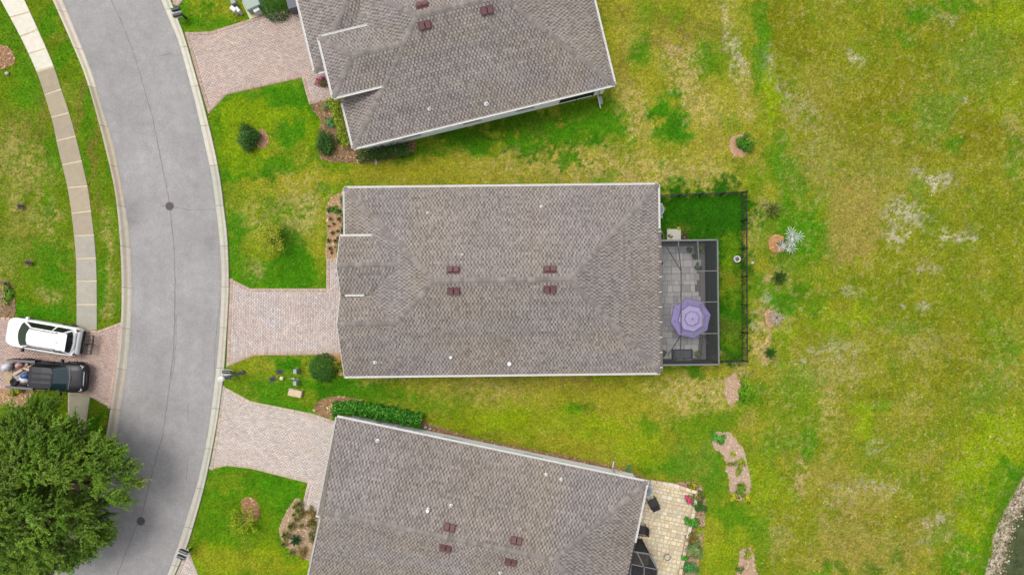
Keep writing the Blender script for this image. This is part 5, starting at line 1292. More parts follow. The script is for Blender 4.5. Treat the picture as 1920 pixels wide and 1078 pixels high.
# umbrella
q = P(1296, 597, 2.25)
um = thing('patio_umbrella', 'lavender octagonal patio umbrella open under the screen enclosure', 'umbrella', (q.x, q.y, .08))
LAV = mat('lavender_cloth', attr=True, rough=.9, namt=.03, nscale=2)
c_hi, c_lo = C(186, 174, 216, 1.2), C(162, 150, 204, 1.1)
def tier(r0, z0, r1, z1, c, twist=0.18):
    b = MB(); n = 8; vv = []
    for k in range(3):
        t = k / 2; r_ = r0 + (r1 - r0) * t; z = z0 + (z1 - z0) * t - .06 * math.sin(math.pi * t) * (r1 - r0)
        for i in range(2 * n):
            a = math.pi * i / n + twist; mid = i % 2
            rr_ = r_ * (math.cos(math.pi / n) * (.985 if mid else 1) if mid else 1.0); vv.append((rr_ * math.cos(a), rr_ * math.sin(a), z - (0.02 * t if mid else 0)))
    b.add(vv, [(k * 16 + i, (k + 1) * 16 + i, (k + 1) * 16 + (i + 1) % 16, k * 16 + (i + 1) % 16) for k in range(2) for i in range(16)], c)
    for i in range(16): pass
    return b
part('canopy', tier(.72, 2.22, 1.28, 2.0, c_lo), LAV, um)
part('middle_tier', tier(.36, 2.34, .84, 2.235, c_hi), LAV, um)
part('top_tier', tier(.0, 2.46, .46, 2.36, c_hi), LAV, um)
tm = MB()
for r_, z in ((.46, 2.352), (.84, 2.226), (1.28, 1.99)):
    for i in range(16):
        a0 = math.pi * i / 8 + .18; a1 = math.pi * (i + 1) / 8 + .18
        f = lambda j: r_ * (math.cos(math.pi / 8) * .985 if j % 2 else 1.0)
        tm.bar((f(i) * math.cos(a0), f(i) * math.sin(a0), z), (f(i + 1) * math.cos(a1), f(i + 1) * math.sin(a1), z), .025, .05, C(112, 96, 170))
part('valance', tm, LAV, um)
part('pole', MB().tube((0, 0, 0), (0, 0, 2.46), .022), DARK, um); part('finial', MB().lathe([(.035, 2.45), (.04, 2.48), (.0, 2.54)], 10), DARK, um)
rb = MB()
for i in range(8):
    a = math.pi * i / 4 + .18; rb.bar((.05 * math.cos(a), .05 * math.sin(a), 2.40), (1.26 * math.cos(a), 1.26 * math.sin(a), 1.985), .02, .02)
part('rib', rb, DARK, um); part('base', MB().lathe([(.24, 0), (.24, .05), (.05, .09), (.04, .3)], 16), DARK, um)
# table under the umbrella
tb = thing('patio_table', 'round dark patio table standing under the lavender umbrella', 'table', (q.x + .05, q.y, .08))
part('tabletop', MB().lathe([(.04, .70), (.55, .70), (.55, .73), (.04, .73)], 24), DARK, tb)
for k in range(4):
    a = k * math.pi / 2 + .4; part('leg', MB().bar((.38 * math.cos(a), .38 * math.sin(a), 0), (.34 * math.cos(a), .34 * math.sin(a), .7), .04, .04), DARK, tb)
# sofa
q = P(1281, 666, .5)
so = thing('wicker_sofa', 'dark grey two seat wicker sofa at the lower end of the screened patio', 'sofa', (q.x, q.y, .08), AN)
WICK = mat('grey_wicker', color=C(70, 72, 74), rough=.8, namt=.2, nscale=30); CUSH = mat('charcoal_cushion', color=C(104, 106, 108), rough=.95, namt=.08)
part('frame', MB().box(0, 0, .05, 1.2, .72, .22).box(0, -.33, .05, 1.2, .10, .62).box(-.60, 0, .05, .14, .74, .50).box(.56, 0, .05, .08, .74, .50), WICK, so)
for x in (-.26, .26): part('seat_cushion', MB().box(x, .03, .27, .52, .60, .13, taper=.95), CUSH, so)
for x in (-.26, .26): part('back_cushion', MB().box(x, -.24, .40, .50, .14, .34, taper=.9), CUSH, so)

# step slab, air conditioners, pots, tub
q = P(1263, 440); single('step_slab', MB().box(0, 0, 0, .92, .72, .12, taper=.98), mat('pale_slab', color=C(206, 202, 190), namt=.12, nscale=9), 'pale concrete step slab at the screen door of the patio', 'step', loc=(q.x, q.y, 0))
def air_con(px, py, label, rot=0, r_=.42):
    q = P(px, py, .8)
    t = thing('air_conditioner', label, 'air conditioner', (q.x, q.y, 0), rot, 'air conditioners beside the houses')
    part('pad', MB().box(0, 0, 0, .98, .98, .07), mat('pale_slab'), t)
    part('casing', MB().lathe([(r_, .07), (r_ * 1.03, .12), (r_ * 1.03, .74), (r_ * .98, .82), (r_ * .80, .84), (r_ * .78, .78)], 24), mat('ac_casing', color=C(176, 188, 190), rough=.5, namt=.05), t)
    g = MB(); g.lathe([(r_ * .78, .76), (0.02, .765)], 24)
    part('fan_well', g, BLK, t)
    gr = MB()
    for k in range(12):
        a = math.pi * k / 12; gr.bar((-r_ * .78 * math.cos(a), -r_ * .78 * math.sin(a), .82), (r_ * .78 * math.cos(a), r_ * .78 * math.sin(a), .82), .012, .012)
    part('grille', gr, DARK, t); part('motor', MB().lathe([(.13, .76), (.13, .80), (0.0, .81)], 12), mat('ac_hub', color=C(150, 160, 176), rough=.4, namt=0), t)
    part('service_box', MB().box(r_ * .6, -r_ * 1.02, .10, .22, .14, .45), mat('ac_casing'), t)
air_con(1233, 393, 'grey round air conditioner at the corner of the middle house in the fenced yard', 0, .44)
air_con(1212, 920, 'grey round air conditioner at the corner of the lower house by the stone patio', R(-11.8), .40)
def pot(px, py, label, r_, h, m_, grp='planting pots beside the screen enclosure', soil=True):
    q = P(px, py, h)
    t = thing('plant_pot', label, 'pot', (q.x, q.y, 0), 0, grp)
    part('pot_wall', MB().lathe([(r_ * .7, 0), (r_, h), (r_ * 1.06, h), (r_ * 1.06, h + .03), (r_ * .86, h + .03), (r_ * .82, h - .06)], 18), m_, t)
    part('soil', MB().lathe([(r_ * .83, h - .05), (0.01, h - .04)], 18), mat('soil', color=C(50, 42, 34), namt=.3), t); return t
pot(1238, 443, 'round stone pot with black soil tucked against the middle house wall', .22, .34, mat('pot_stone', color=C(120, 112, 100), namt=.15))
pot(1284, 443, 'brown pot right of the concrete step slab', .20, .32, mat('pot_brown', color=C(90, 74, 54), namt=.2))
q = P(1382, 486, .2); t = thing('fire_ring', 'round white rimmed tub with a grey middle on the lawn by the fence', 'tub', (q.x, q.y, 0))
part('rim', MB().lathe([(.16, .0), (.23, .02), (.23, .25), (.20, .28), (.15, .27), (.14, .22)], 20), WHT, t); part('lid', MB().lathe([(.145, .22), (0.01, .23)], 20), mat('tub_grey', color=C(96, 98, 106), rough=.6), t)
q = P(1410, 493); single('garden_tap', MB().lathe([(.09, 0), (.10, .08), (.05, .12), (.05, .2)], 10).box(.07, 0, .05, .1, .05, .05), mat('tap_pale', color=C(206, 220, 214), rough=.5), 'small pale green capped tap in the lawn outside the fence', 'tap', loc=(q.x, q.y, 0))

# ------------------------------------------------------------------ fence round the back yard of the middle house
fz = 1.16
FM = mat('fence_metal', color=(.016, .016, .017), rough=.5, namt=.05)
fa, fb_, fc, fd = P(1238, 366, fz), P(1401, 359, fz), P(1402, 678, fz), P(1347, 680, fz)
fn = thing('fence', 'low black metal picket fence round the back yard of the middle house', 'fence', (fb_.x, fb_.y, 0))
pk = MB(); pk.box(0, 0, .06, .026, .026, fz - .08); pk.add([(-.013, -.013, fz - .02), (.013, -.013, fz - .02), (.013, .013, fz - .02), (-.013, .013, fz - .02), (0, 0, fz + .04)], [(0, 1, 4), (1, 2, 4), (2, 3, 4), (3, 0, 4)])
pk = pk.mesh('picket'); pk.materials.append(FM)
ps = MB(); ps.box(0, 0, 0, .07, .07, fz + .08); ps.box(0, 0, fz + .08, .09, .09, .03, taper=.6); ps = ps.mesh('post'); ps.materials.append(FM)
for a, b, npost, sp in ((fa, fb_, 4, .15), (fb_, fc, 6, .145), (fc, fd, 1, .15)):
    a = Vector((a.x - fb_.x, a.y - fb_.y, 0)); b = Vector((b.x - fb_.x, b.y - fb_.y, 0)); L = (b - a).length; d_ = (b - a) / L; an = math.atan2(d_.y, d_.x)
    for i in range(npost + (1 if a != b and npost != 4 else 0)):
        if npost == 1 and i == 0: continue
        part('post', ps, None, fn, matrix=Matrix.Translation(a + d_ * (L * i / npost)) @ Matrix.Rotation(an, 4, 'Z'))
    for z in (.14, fz - .14, fz - .03): part('rail', MB().bar(a + Vector((0, 0, z)), b + Vector((0, 0, z)), .032, .03), FM, fn)
    n = int(L / sp)
    for i in range(1, n): part('picket', pk, None, fn, matrix=Matrix.Translation(a + d_ * (L * i / n)) @ Matrix.Rotation(an, 4, 'Z'))

# ------------------------------------------------------------------ stone patio of the lower house
pts = [tuple(p_.to_2d()) for p_ in PL(PATIO_LOW)]
pr = P(1250, 985); ptl = [(p_[0] - pr.x, p_[1] - pr.y) for p_ in pts]
b = MB(); b.prism(ptl, 0.0, .035)
pat = struct('patio', b, mat('sandstone_joint', color=C(206, 188, 150), namt=.2)); pat.location = (pr.x, pr.y, 0)
b = MB()
rotp = B_ROT; cr_, sr_ = math.cos(rotp), math.sin(rotp)
lp = [(x * cr_ + y * sr_, -x * sr_ + y * cr_) for x, y in ptl]
cnt = 0
y = min(p_[1] for p_ in lp)
st_t = [C(240, 226, 190), C(232, 212, 172), C(246, 236, 208), C(220, 204, 168), C(236, 220, 194), C(214, 198, 168), C(240, 224, 182), C(230, 220, 198), C(238, 214, 192), C(196, 188, 170), C(246, 240, 220)]
sh_ = {}
def stone_mesh(wd, h, seed):
    r_ = random.Random(seed); j = .035
    v2 = [(-wd / 2 + r_.uniform(.005, j), -h / 2 + r_.uniform(.005, j)), (0, -h / 2 + r_.uniform(.005, j)), (wd / 2 - r_.uniform(.005, j), -h / 2 + r_.uniform(.005, j)), (wd / 2 - r_.uniform(.005, j), h / 2 - r_.uniform(.005, j)), (0, h / 2 - r_.uniform(.005, j)), (-wd / 2 + r_.uniform(.005, j), h / 2 - r_.uniform(.005, j))]
    b_ = MB(); b_.prism(v2, 0, .03, inset=.012); m_ = b_.mesh('paver'); m_.materials.append(PAV); return m_
STM = {(w_, h_): [stone_mesh(w_, h_, i + int(w_ * 100)) for i in range(3)] for w_ in (.22, .29, .38) for h_ in (.22, .29)}
while y < max(p_[1] for p_ in lp):
    h = random.choice([.22, .29, .29]); x = min(p_[0] for p_ in lp) - random.uniform(0, .2)
    while x < max(p_[0] for p_ in lp):
        w_ = random.choice([.22, .29, .38, .29]); cx, cy = x + w_ / 2, y + h / 2
        wx, wy = cx * cr_ - cy * sr_, cx * sr_ + cy * cr_
        ok = all(inside((wx + dx, wy + dy), ptl) for dx, dy in ((.12, .12), (-.12, .12), (.12, -.12), (-.12, -.12)))
        if ok and wy > -3.6 and wx > -3.3:
            part('paver', random.choice(STM[(w_, h)]), None, pat, matrix=Matrix.Translation((wx, wy, .03 + random.uniform(-.004, .006))) @ Matrix.Rotation(rotp + random.uniform(-.02, .02), 4, 'Z'), color=vary(tuple(.45 * m_ + .55 * v_ for m_, v_ in zip(C(234, 218, 186), random.choice(st_t))), .10, .03)); cnt += 1
        x += w_
    y += h
# low stone wall round the patio, block by block
wl_ = [P(1219, 901), P(1262, 908), P(1306, 922), P(1299, 960), P(1285, 1020), P(1272, 1085)]
wr_ = Vector((wl_[2].x, wl_[2].y, 0))
gw = thing('garden_wall', 'low pale stone kerb wall edging the stone patio', 'wall', wr_)
bm_ = MB(); bm_.box(0, 0, 0, .40, .22, .20, taper=.96); bm_ = bm_.mesh('block'); bm_.materials.append(PAV)
for a, b in zip(wl_[:-1], wl_[1:]):
    L = (b - a).length; n = max(1, round(L / .41)); d_ = (b - a) / L
    for i in range(n):
        q = a + d_ * (L * (i + .5) / n) - wr_
        part('block', bm_, None, gw, matrix=Matrix.Translation((q.x, q.y, 0)) @ Matrix.Rotation(math.atan2(d_.y, d_.x), 4, 'Z') @ Matrix.Scale(L / n / .415, 4, (1, 0, 0)), color=vary(random.choice([C(236, 214, 184), C(244, 228, 206), C(230, 200, 176)]), .05))
def chair(px, py, rot, label):
    q = P(px, py, .45)
    t = thing('patio_chair', label, 'chair', (q.x, q.y, .06), rot, 'black chairs on the stone patio')
    K = mat('black_chair', color=C(58, 54, 56), rough=.7, namt=.1); S = mat('black_sling', color=C(70, 64, 66), rough=.9, namt=.12, nscale=20)
    part('seat', MB().box(0, 0, .40, .54, .50, .05), S, t)
    part('backrest', MB().add([(-.26, -.24, .42), (.26, -.24, .42), (.26, -.36, .92), (-.26, -.36, .92), (-.26, -.28, .42), (.26, -.28, .42), (.26, -.40, .92), (-.26, -.40, .92)], [(0, 1, 2, 3), (7, 6, 5, 4), (3, 2, 6, 7), (0, 3, 7, 4), (1, 5, 6, 2)]), S, t)
    for s in (-1, 1):
        part('armrest', MB().bar((s * .29, -.30, .64), (s * .29, .34, .62), .06, .04), K, t)
        part('leg', MB().bar((s * .27, .24, 0), (s * .28, .26, .62), .04, .04), K, t); part('leg', MB().bar((s * .27, -.28, 0), (s * .27, -.24, .42), .04, .04), K, t)
    return t
chair(1224, 942, R(26), 'black patio chair with its arms pointing up, fully clear of the lower house roof')
chair(1203, 993, R(85), 'black patio chair half tucked under the lower house eave')
q = P(1250, 1042); t = thing('fire_bowl', 'small round grey fire bowl on the stone patio', 'fire bowl', (q.x, q.y, .06))
part('bowl', MB().lathe([(.12, 0), (.20, .10), (.22, .2), (.19, .2), (.15, .1)], 20), mat('bowl_grey', color=C(150, 148, 138), namt=.1), t); part('gravel', MB().lathe([(.17, .14), (.01, .15)], 20), mat('bowl_fill', color=C(216, 206, 176), namt=.2), t)
# cage corner of the lower house
q = P(1196, 1060, 2.4)
lc = thing('screen_enclosure', 'small dark screened porch corner under the lower house at the frame bottom', 'screen enclosure', (q.x, q.y, 0), B_ROT)
corner = [loc_ for loc_ in ((1186, 1033), (1217, 1038), (1233, 1067), (1231, 1090), (1180, 1090), (1183, 1060))]
cl_ = [Vector((*to_local(P(x, y, 2.6), Vector((q.x, q.y, 0)), B_ROT), 2.6)) for x, y in corner]
for a, b in zip(cl_, cl_[1:] + cl_[:1]):
    part('eave_beam', MB().bar(a, b, .07, .08), BRZ, lc); part('post', MB().bar((a.x, a.y, 0), (a.x, a.y, 2.56), .06, .06), BRK, lc)
    part('screen_panel', MB().add([(a.x, a.y, .05), (b.x, b.y, .05), (b.x, b.y, 2.54), (a.x, a.y, 2.54)], [(0, 1, 2, 3)]), SCR_W, lc)
for a, b in (((1194, 1034), (1208, 1063)), ((1184, 1057), (1232, 1067)), ((1208, 1063), (1207, 1085))):
    part('roof_beam', MB().bar(Vector((*to_local(P(*a, 2.62), Vector((q.x, q.y, 0)), B_ROT), 2.62)), Vector((*to_local(P(*b, 2.62), Vector((q.x, q.y, 0)), B_ROT), 2.62)), .055, .05), BRZ, lc)
part('roof_screen', MB().add([(v.x, v.y, 2.605) for v in cl_], [tuple(range(len(cl_)))]), mat('screen_roof_dark', color=(.02, .02, .022), rough=.8, namt=0, alpha=.72, spec=0), lc)

# ------------------------------------------------------------------ letter boxes, lamp post, manholes, utilities
MBX = mat('mailbox_black', color=C(52, 62, 64), rough=.4, namt=.05, spec=.5)
def mailboxes(px, py, ang, label, arm=(0.5, 0)):
    q = P(px, py, 1.2)
    g_ = thing('mailbox', label, 'mailbox', (q.x, q.y, 0), ang, 'twin mailboxes along the kerb')
    for s in (-1, 1):
        b = MB(); rings = []
        for x in (-.26, .26):
            rings.append([(x, s * .19 - .10, 1.02), (x, s * .19 - .10, 1.14)] + [(x, s * .19 + .10 * math.cos(t), 1.14 + .09 * math.sin(t)) for t in (2.6, 2.1, 1.57, 1.0, .5)] + [(x, s * .19 + .10, 1.14), (x, s * .19 + .10, 1.02)])
        bx_ = part('box', b.loft(rings), MBX, g_)
        part('door', MB().box(-.275, s * .19, 1.03, .02, .18, .17), MBX, bx_); part('flag', MB().box(.05, s * .305, 1.12, .12, .012, .07), LAMP_R, bx_)
    part('shelf', MB().box(0, 0, .98, .50, .66, .03), mat('mailbox_pale', color=C(206, 208, 206), namt=.05), g_)
    part('post', MB().box(.10, 0, 0, .11, .11, 1.0).bar((.10, 0, .55), (-.2, 0, .95), .06, .06), MBX, g_)
    part('plate', MB().box(-.05, 0, 1.01, .22, .12, .02), mat('mailbox_pale'), g_)
mailboxes(330, 22, R(14), 'twin black mailboxes on a post by the kerb near the top of the picture')
mailboxes(424, 703, R(-4), 'twin black mailboxes beside the white globe street lamp')
mailboxes(341, 1040, R(-22), 'twin black mailboxes by the kerb at the bottom of the picture')
q = P(413, 711, 3.55)
lp_ = thing('street_lamp', 'grey street lamp post with a white globe top at the kerb', 'street lamp', (q.x, q.y, 0))
LG = mat('lamp_grey', color=C(120, 130, 128), rough=.5, namt=.08)
part('post', MB().lathe([(.14, 0), (.14, .35), (.09, .42), (.075, 3.1), (.10, 3.15), (.10, 3.2)], 14), LG, lp_)
part('globe', MB().lathe([(.09, 3.2), (.17, 3.30), (.19, 3.42), (.15, 3.54), (.07, 3.60), (0.0, 3.62)], 16).mesh('globe', True), mat('lamp_globe', color=C(244, 246, 240, 1.3), rough=.3, namt=0), lp_)
part('cap', MB().lathe([(.05, 3.60), (.035, 3.66), (0, 3.72)], 10), WHT, lp_)
for (x, y, lb) in ((319, 387, 'round dark manhole cover in the upper half of the road'), (265, 976, 'round dark manhole cover in the road near the big tree')):
    q = P(x, y); z = road_z(Vector((q.x, q.y, 0)))
    t = thing('manhole_cover', lb, 'manhole cover', (q.x, q.y, z), 0, 'manhole covers in the road')
    part('collar', MB().lathe([(.28, 0), (.28, .012), (.225, .014)], 24), mat('iron_ring', color=C(112, 104, 103), namt=.2), t)
    part('lid', MB().lathe([(.22, 0), (.22, .016), (0.0, .016)], 24), mat('iron_lid', color=C(96, 88, 88), namt=.3, nscale=25, bump=.6), t)
    k = MB(); [k.bar((-.15, y_, .017), (.15, y_, .017), .02, .006) for y_ in (-.14, -.07, 0, .07, .14)]; part('tread', k, mat('iron_ring'), t)
def lidbox(px, py, wd, dp, h, rot, m_, label, name='utility_box', cat='utility box', grp=None, lid=True):
    q = P(px, py, h)
    t = thing(name, label, cat, (q.x, q.y, 0), rot, grp)
    part('case', MB().box(0, 0, 0, wd, dp, h, taper=.95), m_, t)
    if lid: part('lid', MB().box(0, 0, h + .002, wd * 1.04, dp * 1.04, .05, taper=.9), m_, t)
    return t
GB = mat('utility_green_grey', color=C(170, 184, 168), rough=.6, namt=.08); WB = mat('utility_white', color=C(230, 232, 230, 1.1), rough=.5, namt=.05); TB = mat('utility_tan', color=C(226, 204, 168), rough=.7, namt=.15, nscale=5)
lidbox(553, 737, .86, .46, .30, R(-12), TB, 'tan utility box lid on the lawn below the round green bush', grp=None)
lidbox(553, 696.5, .22, .30, .75, 0, GB, 'narrow pale green utility pedestal, upper one of two near the middle driveway', grp='green utility pedestals on the lawn')
lidbox(553, 718.5, .22, .28, .75, 0, GB, 'narrow pale green utility pedestal, lower one of two near the tan box', grp='green utility pedestals on the lawn')
single('pipe_riser', MB().tube((-.32, 0, .12), (.32, -.02, .12), .022).tube((-.1, 0, 0), (-.1, 0, .2), .05).box(0, 0, .08, .14, .12, .12), mat('riser_metal', color=C(176, 186, 176), rough=.5), 'thin grey pipe riser between the two green pedestals', 'pipe', loc=P(552, 709))
for x, y, r_, lb in ((524.5, 697, .0, 'dark oval meter lid on the lawn, the upper one beside the yellow cap'), (511.5, 711, .4, 'dark oval meter lid on the lawn, the lower left one')):
    q = P(x, y); t = thing('meter_lid', lb, 'meter lid', (q.x, q.y, 0), r_, 'dark meter lids in the lawn')
    part('collar', MB().box(0, 0, 0, .44, .32, .03, taper=.94), mat('meter_dark', color=C(84, 84, 86), namt=.1), t); part('lid', MB().box(0, 0, .03, .24, .18, .015), mat('meter_lid_dark', color=C(52, 54, 66), namt=.1), t)
q = P(528, 709, .3); single('cleanout_cap', MB().lathe([(.09, 0), (.09, .3), (.12, .3), (.12, .36), (.05, .39), (.05, .43), (0, .43)], 12), mat('cap_cream', color=C(240, 236, 190), rough=.5), 'cream round cleanout cap on the lawn between the meter lids', 'cap', loc=(q.x, q.y, 0))
lidbox(437, 17, .40, .26, .55, R(-38), WB, 'larger white utility box of the pair on the top lawn', grp='white utility boxes on the top lawn')
lidbox(445.5, 18.5, .20, .36, .5, R(38), WB, 'smaller white utility box of the pair on the top lawn', grp='white utility boxes on the top lawn')
lidbox(479.5, 17, .42, .40, .6, R(30), WB, 'white utility box between the transformer and the round bush', grp='white utility boxes on the top lawn')
tf = lidbox(470, 3, .95, .9, .8, R(25), mat('transformer_grey', color=C(168, 186, 172), rough=.5, namt=.08), 'pale green transformer cabinet on a cream pad at the top edge', 'transformer', 'transformer')
part('pad', MB().box(0, -.06, 0, 1.35, 1.25, .08), mat('pad_cream', color=C(226, 222, 176), namt=.1), tf)
lidbox(437, 4, .30, .26, .5, R(20), GB, 'grey green utility box at the top edge above the white pair')
q = P(547, 7, 1.0); bn = thing('wheelie_bin', 'grey wheeled bin beside the round clipped bush by the upper house', 'bin', (q.x, q.y, 0), R(14))
part('bin_body', MB().box(0, 0, .08, .56, .62, .90), mat('bin_grey', color=C(112, 114, 124), rough=.6, namt=.05), bn); part('lid', MB().box(0, 0, .985, .62, .68, .07, taper=.92), mat('bin_grey'), bn); part('handle', MB().bar((-.25, .36, .95), (.25, .36, .95), .04, .04), BLK, bn)
q = P(705, 303); single('splash_block', MB().box(0, 0, 0, .16, .46, .06, R(4)).box(-.06, 0, .06, .03, .46, .03, R(4)).box(.06, 0, .06, .03, .46, .03, R(4)), mat('pale_slab'), 'narrow pale splash block below the hedge of the upper house', 'splash block', loc=(q.x, q.y, 0))
q = P(1126, 189); single('splash_block', MB().box(0, 0, 0, .24, .50, .07, R(10)).box(-.09, -.01, .07, .04, .48, .04, R(10)).box(.09, .01, .07, .04, .48, .04, R(10)), mat('grey_slab', color=C(196, 206, 198), namt=.1), 'pale splash block under the downspout at the upper house corner', 'splash block', loc=(q.x, q.y, 0))
q = P(1179, 878); single('drain_chute', MB().box(0, 0, 0, .24, .46, .08, R(-6)), mat('chute_green', color=C(70, 128, 84), rough=.6, namt=.1), 'green drain chute at the end of the lower house downspout', 'drain chute', loc=(q.x, q.y, 0))
lidbox(1154, 883, .32, .22, .4, R(-12), TB, 'cream meter box on the lower house wall, left of the smaller one', grp='cream boxes along the lower house wall')
lidbox(1163.5, 884.5, .16, .20, .4, R(-12), TB, 'smaller cream meter box beside the downspout of the lower house', grp='cream boxes along the lower house wall')
for x, y, r_, lb in ((798, 800, .13, 'larger pale grey stone at the right end of the lower hedge'), (807, 803, .10, 'smaller pale grey stone at the right end of the lower hedge'), (683, 758, .09, 'small white stone on the upper edge of the lower hedge bed')):
    q = P(x, y); single('stone', lump(9, r_, r_ * .8, r_, int(x)).mesh('stone', True), mat('pale_stone', color=C(206, 208, 204), namt=.15), lb, 'stone', 'pale stones by the lower hedge', loc=(q.x, q.y, 0))
# ------------------------------------------------------------------ plants
LEAF = mat('leaf', attr=True, rough=0.75, namt=0, spec=0.10)
BARK = mat('bark', color=C(112, 96, 78), rough=0.95, namt=0.25, nscale=12)
def leaf_quads(X, N, T, L, Wd, cols):
    """rhombic leaves at X, normal N, direction T"""
    N = N / (np.linalg.norm(N, axis=1, keepdims=True) + 1e-9)
    T = T - N * (N * T).sum(1, keepdims=True); T = T / (np.linalg.norm(T, axis=1, keepdims=True) + 1e-9)
    B = np.cross(N, T); n = len(X); V = np.zeros((n, 4, 3)); L = L[:, None]; Wd = Wd[:, None]
    V[:, 0] = X - T * L * .5; V[:, 1] = X + B * Wd * .5 + N * Wd * .12; V[:, 2] = X + T * L * .5 - N * L * .10; V[:, 3] = X - B * Wd * .5 + N * Wd * .12
    return V.reshape(-1, 3), np.arange(n * 4).reshape(n, 4), cols
def rdir(n):
    v = rng.normal(size=(n, 3)); return v / np.linalg.norm(v, axis=1, keepdims=True)
def tones_for(n, tones, var=0.16):
    t = np.array(tones)[rng.integers(0, len(tones), n)] * np.array([1.62, 1.55, 1.25])
    return np.clip(t * np.exp(rng.normal(0, var, n))[:, None] * (1 + rng.normal(0, .04, (n, 3))), .002, .8)
def cloud(n, rx, ry, h, tones, leaf=.10, asp=.5, clumps=10, up=.5, tight=.34, ground=.05, clip=False):
    """leaves in a bushy volume: clumps on a dome"""
    d_ = rdir(clumps); d_[:, 2] = np.abs(d_[:, 2]) * .9 + .02
    r_ = rng.uniform(.28, .82, clumps)[:, None]
    Cn = d_ * r_
    if clip: k = rng.integers(0, clumps, n); p = rdir(n); p[:, 2] = np.abs(p[:, 2]); p *= (rng.uniform(.80, 1.03, n) * (1 + .05 * np.sin(p[:, 0] * 9 + 1) * np.sin(p[:, 1] * 8) + .04 * np.sin(p[:, 0] * 17) * np.cos(p[:, 1] * 15)))[:, None]; out = p.copy()
    else:
        k = rng.integers(0, clumps, n); off = rdir(n) * (rng.random(n) ** .5)[:, None] * tight
        p = Cn[k] + off; out = off / tight + d_[k] * .6
    X = np.stack([p[:, 0] * rx, p[:, 1] * ry, ground + np.clip(p[:, 2], 0, 2) * (h - ground)], 1)
    N = out * np.array([1, 1, 1]) + rdir(n) * .55; N[:, 2] += up
    T = rdir(n) + out * .5
    L = leaf * rng.uniform(.6, 1.25, n)
    ct = tones_for(clumps, tones, .13)[k]
    cols = np.clip(.55 * tones_for(n, tones) + .45 * ct, .002, .8)
    return leaf_quads(X, N, T, L, L * asp * rng.uniform(.8, 1.2, n), cols)
def stems(n, rx, ry, h, r_=.015):
    b = MB()
    for i in range(n):
        a = random.uniform(0, 6.28); k = random.uniform(.3, .8)
        b.tube((.04 * math.cos(a), .04 * math.sin(a), 0), (rx * k * math.cos(a), ry * k * math.sin(a), h * random.uniform(.5, .8)), r_, r_ * .5, 5, C(96, 78, 60))
    return b
def shrub(px, py, rp, h, tones, label, name='shrub', cat='shrub', group=None, n=900, leaf=.10, asp=.5, clumps=10, ryp=None, rot=0, clip=False, tight=.34, nst=7, up=.5, extra=None):
    q = P(px, py, h * .6); k = (CAM_H - h * .6) / FPX
    rx = rp * k; ry = (ryp or rp) * k
    t = thing(name, label, cat, (q.x, q.y, 0.02), rot, group)
    part('stem', stems(nst, rx, ry, h), BARK, t)
    V, F, c_ = cloud(n, rx * 1.12, ry * 1.12, h, tones, leaf, asp, clumps, up, tight, clip=clip)
    part('foliage', np_mesh('foliage', V, F, c_), LEAF, t)
    if extra:
        V, F, c_ = cloud(extra[0], rx * 1.1, ry * 1.1, h * 1.08, extra[1], extra[2], .8, clumps, 1.0, tight, clip=clip)
        part('blossom', np_mesh('blossom', V, F, c_), LEAF, t)
    return t
g_dark = [C(48, 84, 34), C(36, 68, 28), C(62, 98, 44), C(74, 108, 58)]
g_clip = [C(40, 80, 28), C(30, 66, 24), C(52, 96, 36), C(66, 110, 50)]
g_mid = [C(74, 118, 34), C(60, 102, 28), C(92, 134, 48)]
g_bri = [C(62, 140, 34), C(46, 118, 26), C(86, 160, 50), C(40, 100, 26), C(104, 168, 70)]
g_yel = [C(168, 170, 34), C(146, 156, 30), C(190, 186, 50), C(116, 136, 30)]
g_lim = [C(140, 160, 32), C(120, 146, 28), C(160, 172, 48), C(100, 130, 24)]
g_gry = [C(110, 138, 84), C(92, 124, 72), C(132, 154, 104)]
g_olv = [C(112, 112, 48), C(96, 98, 40), C(134, 128, 62), C(84, 84, 40)]
g_brn = [C(120, 92, 54), C(98, 84, 44), C(140, 118, 70)]

shrub(465, 250, 29, 1.7, g_dark, 'dark green feathery shrub on the upper front lawn with mulch at its right', n=2600, leaf=.20, asp=.22, clumps=28)
shrub(512, 4, 27, 1.5, g_clip, 'round clipped dark green bush at the top edge beside the grey bin', 'round_bush', 'bush', n=2600, leaf=.10, asp=.55, clip=True)
shrub(603, 691, 24.5, 1.4, g_clip, 'round clipped dark green bush at the corner of the middle driveway', 'round_bush', 'bush', n=2600, leaf=.10, asp=.55, clip=True)
shrub(632, 684, 11, .8, g_yel + g_olv, 'loose yellowish shrub between the round bush and the middle house', n=420, leaf=.11, ryp=17)
shrub(600, 150, 15, .8, [C(66, 92, 44), C(90, 110, 50), C(110, 70, 70)], 'purple flowering shrub by the upper house front door', 'flowering_shrub', 'shrub', n=500, leaf=.10, ryp=11, extra=(330, [C(190, 96, 150), C(160, 80, 128), C(206, 120, 166)], .09))
# airy small tree on the front lawn
q = P(500, 448, 2.0); t = thing('ornamental_tree', 'small airy yellow green tree on the lawn left of the middle house', 'tree', (q.x, q.y, 0))
b = MB(); b.tube((0, 0, 0), (.05, .03, 1.0), .06, .045)
for k in range(9):
    a = k * .7; b.tube((.05, .03, .8 + .04 * k), (.95 * math.cos(a), .95 * math.sin(a), 1.7 + .5 * random.random()), .025, .008, 5)
part('trunk', b, BARK, t)
V, F, c_ = cloud(1900, 1.25, 1.25, 2.7, [C(150, 160, 40), C(126, 148, 32), C(176, 176, 70), C(140, 150, 56)], .11, .45, 22, .6, .30, ground=.9); part('crown', np_mesh('crown', V, F, c_), LEAF, t)
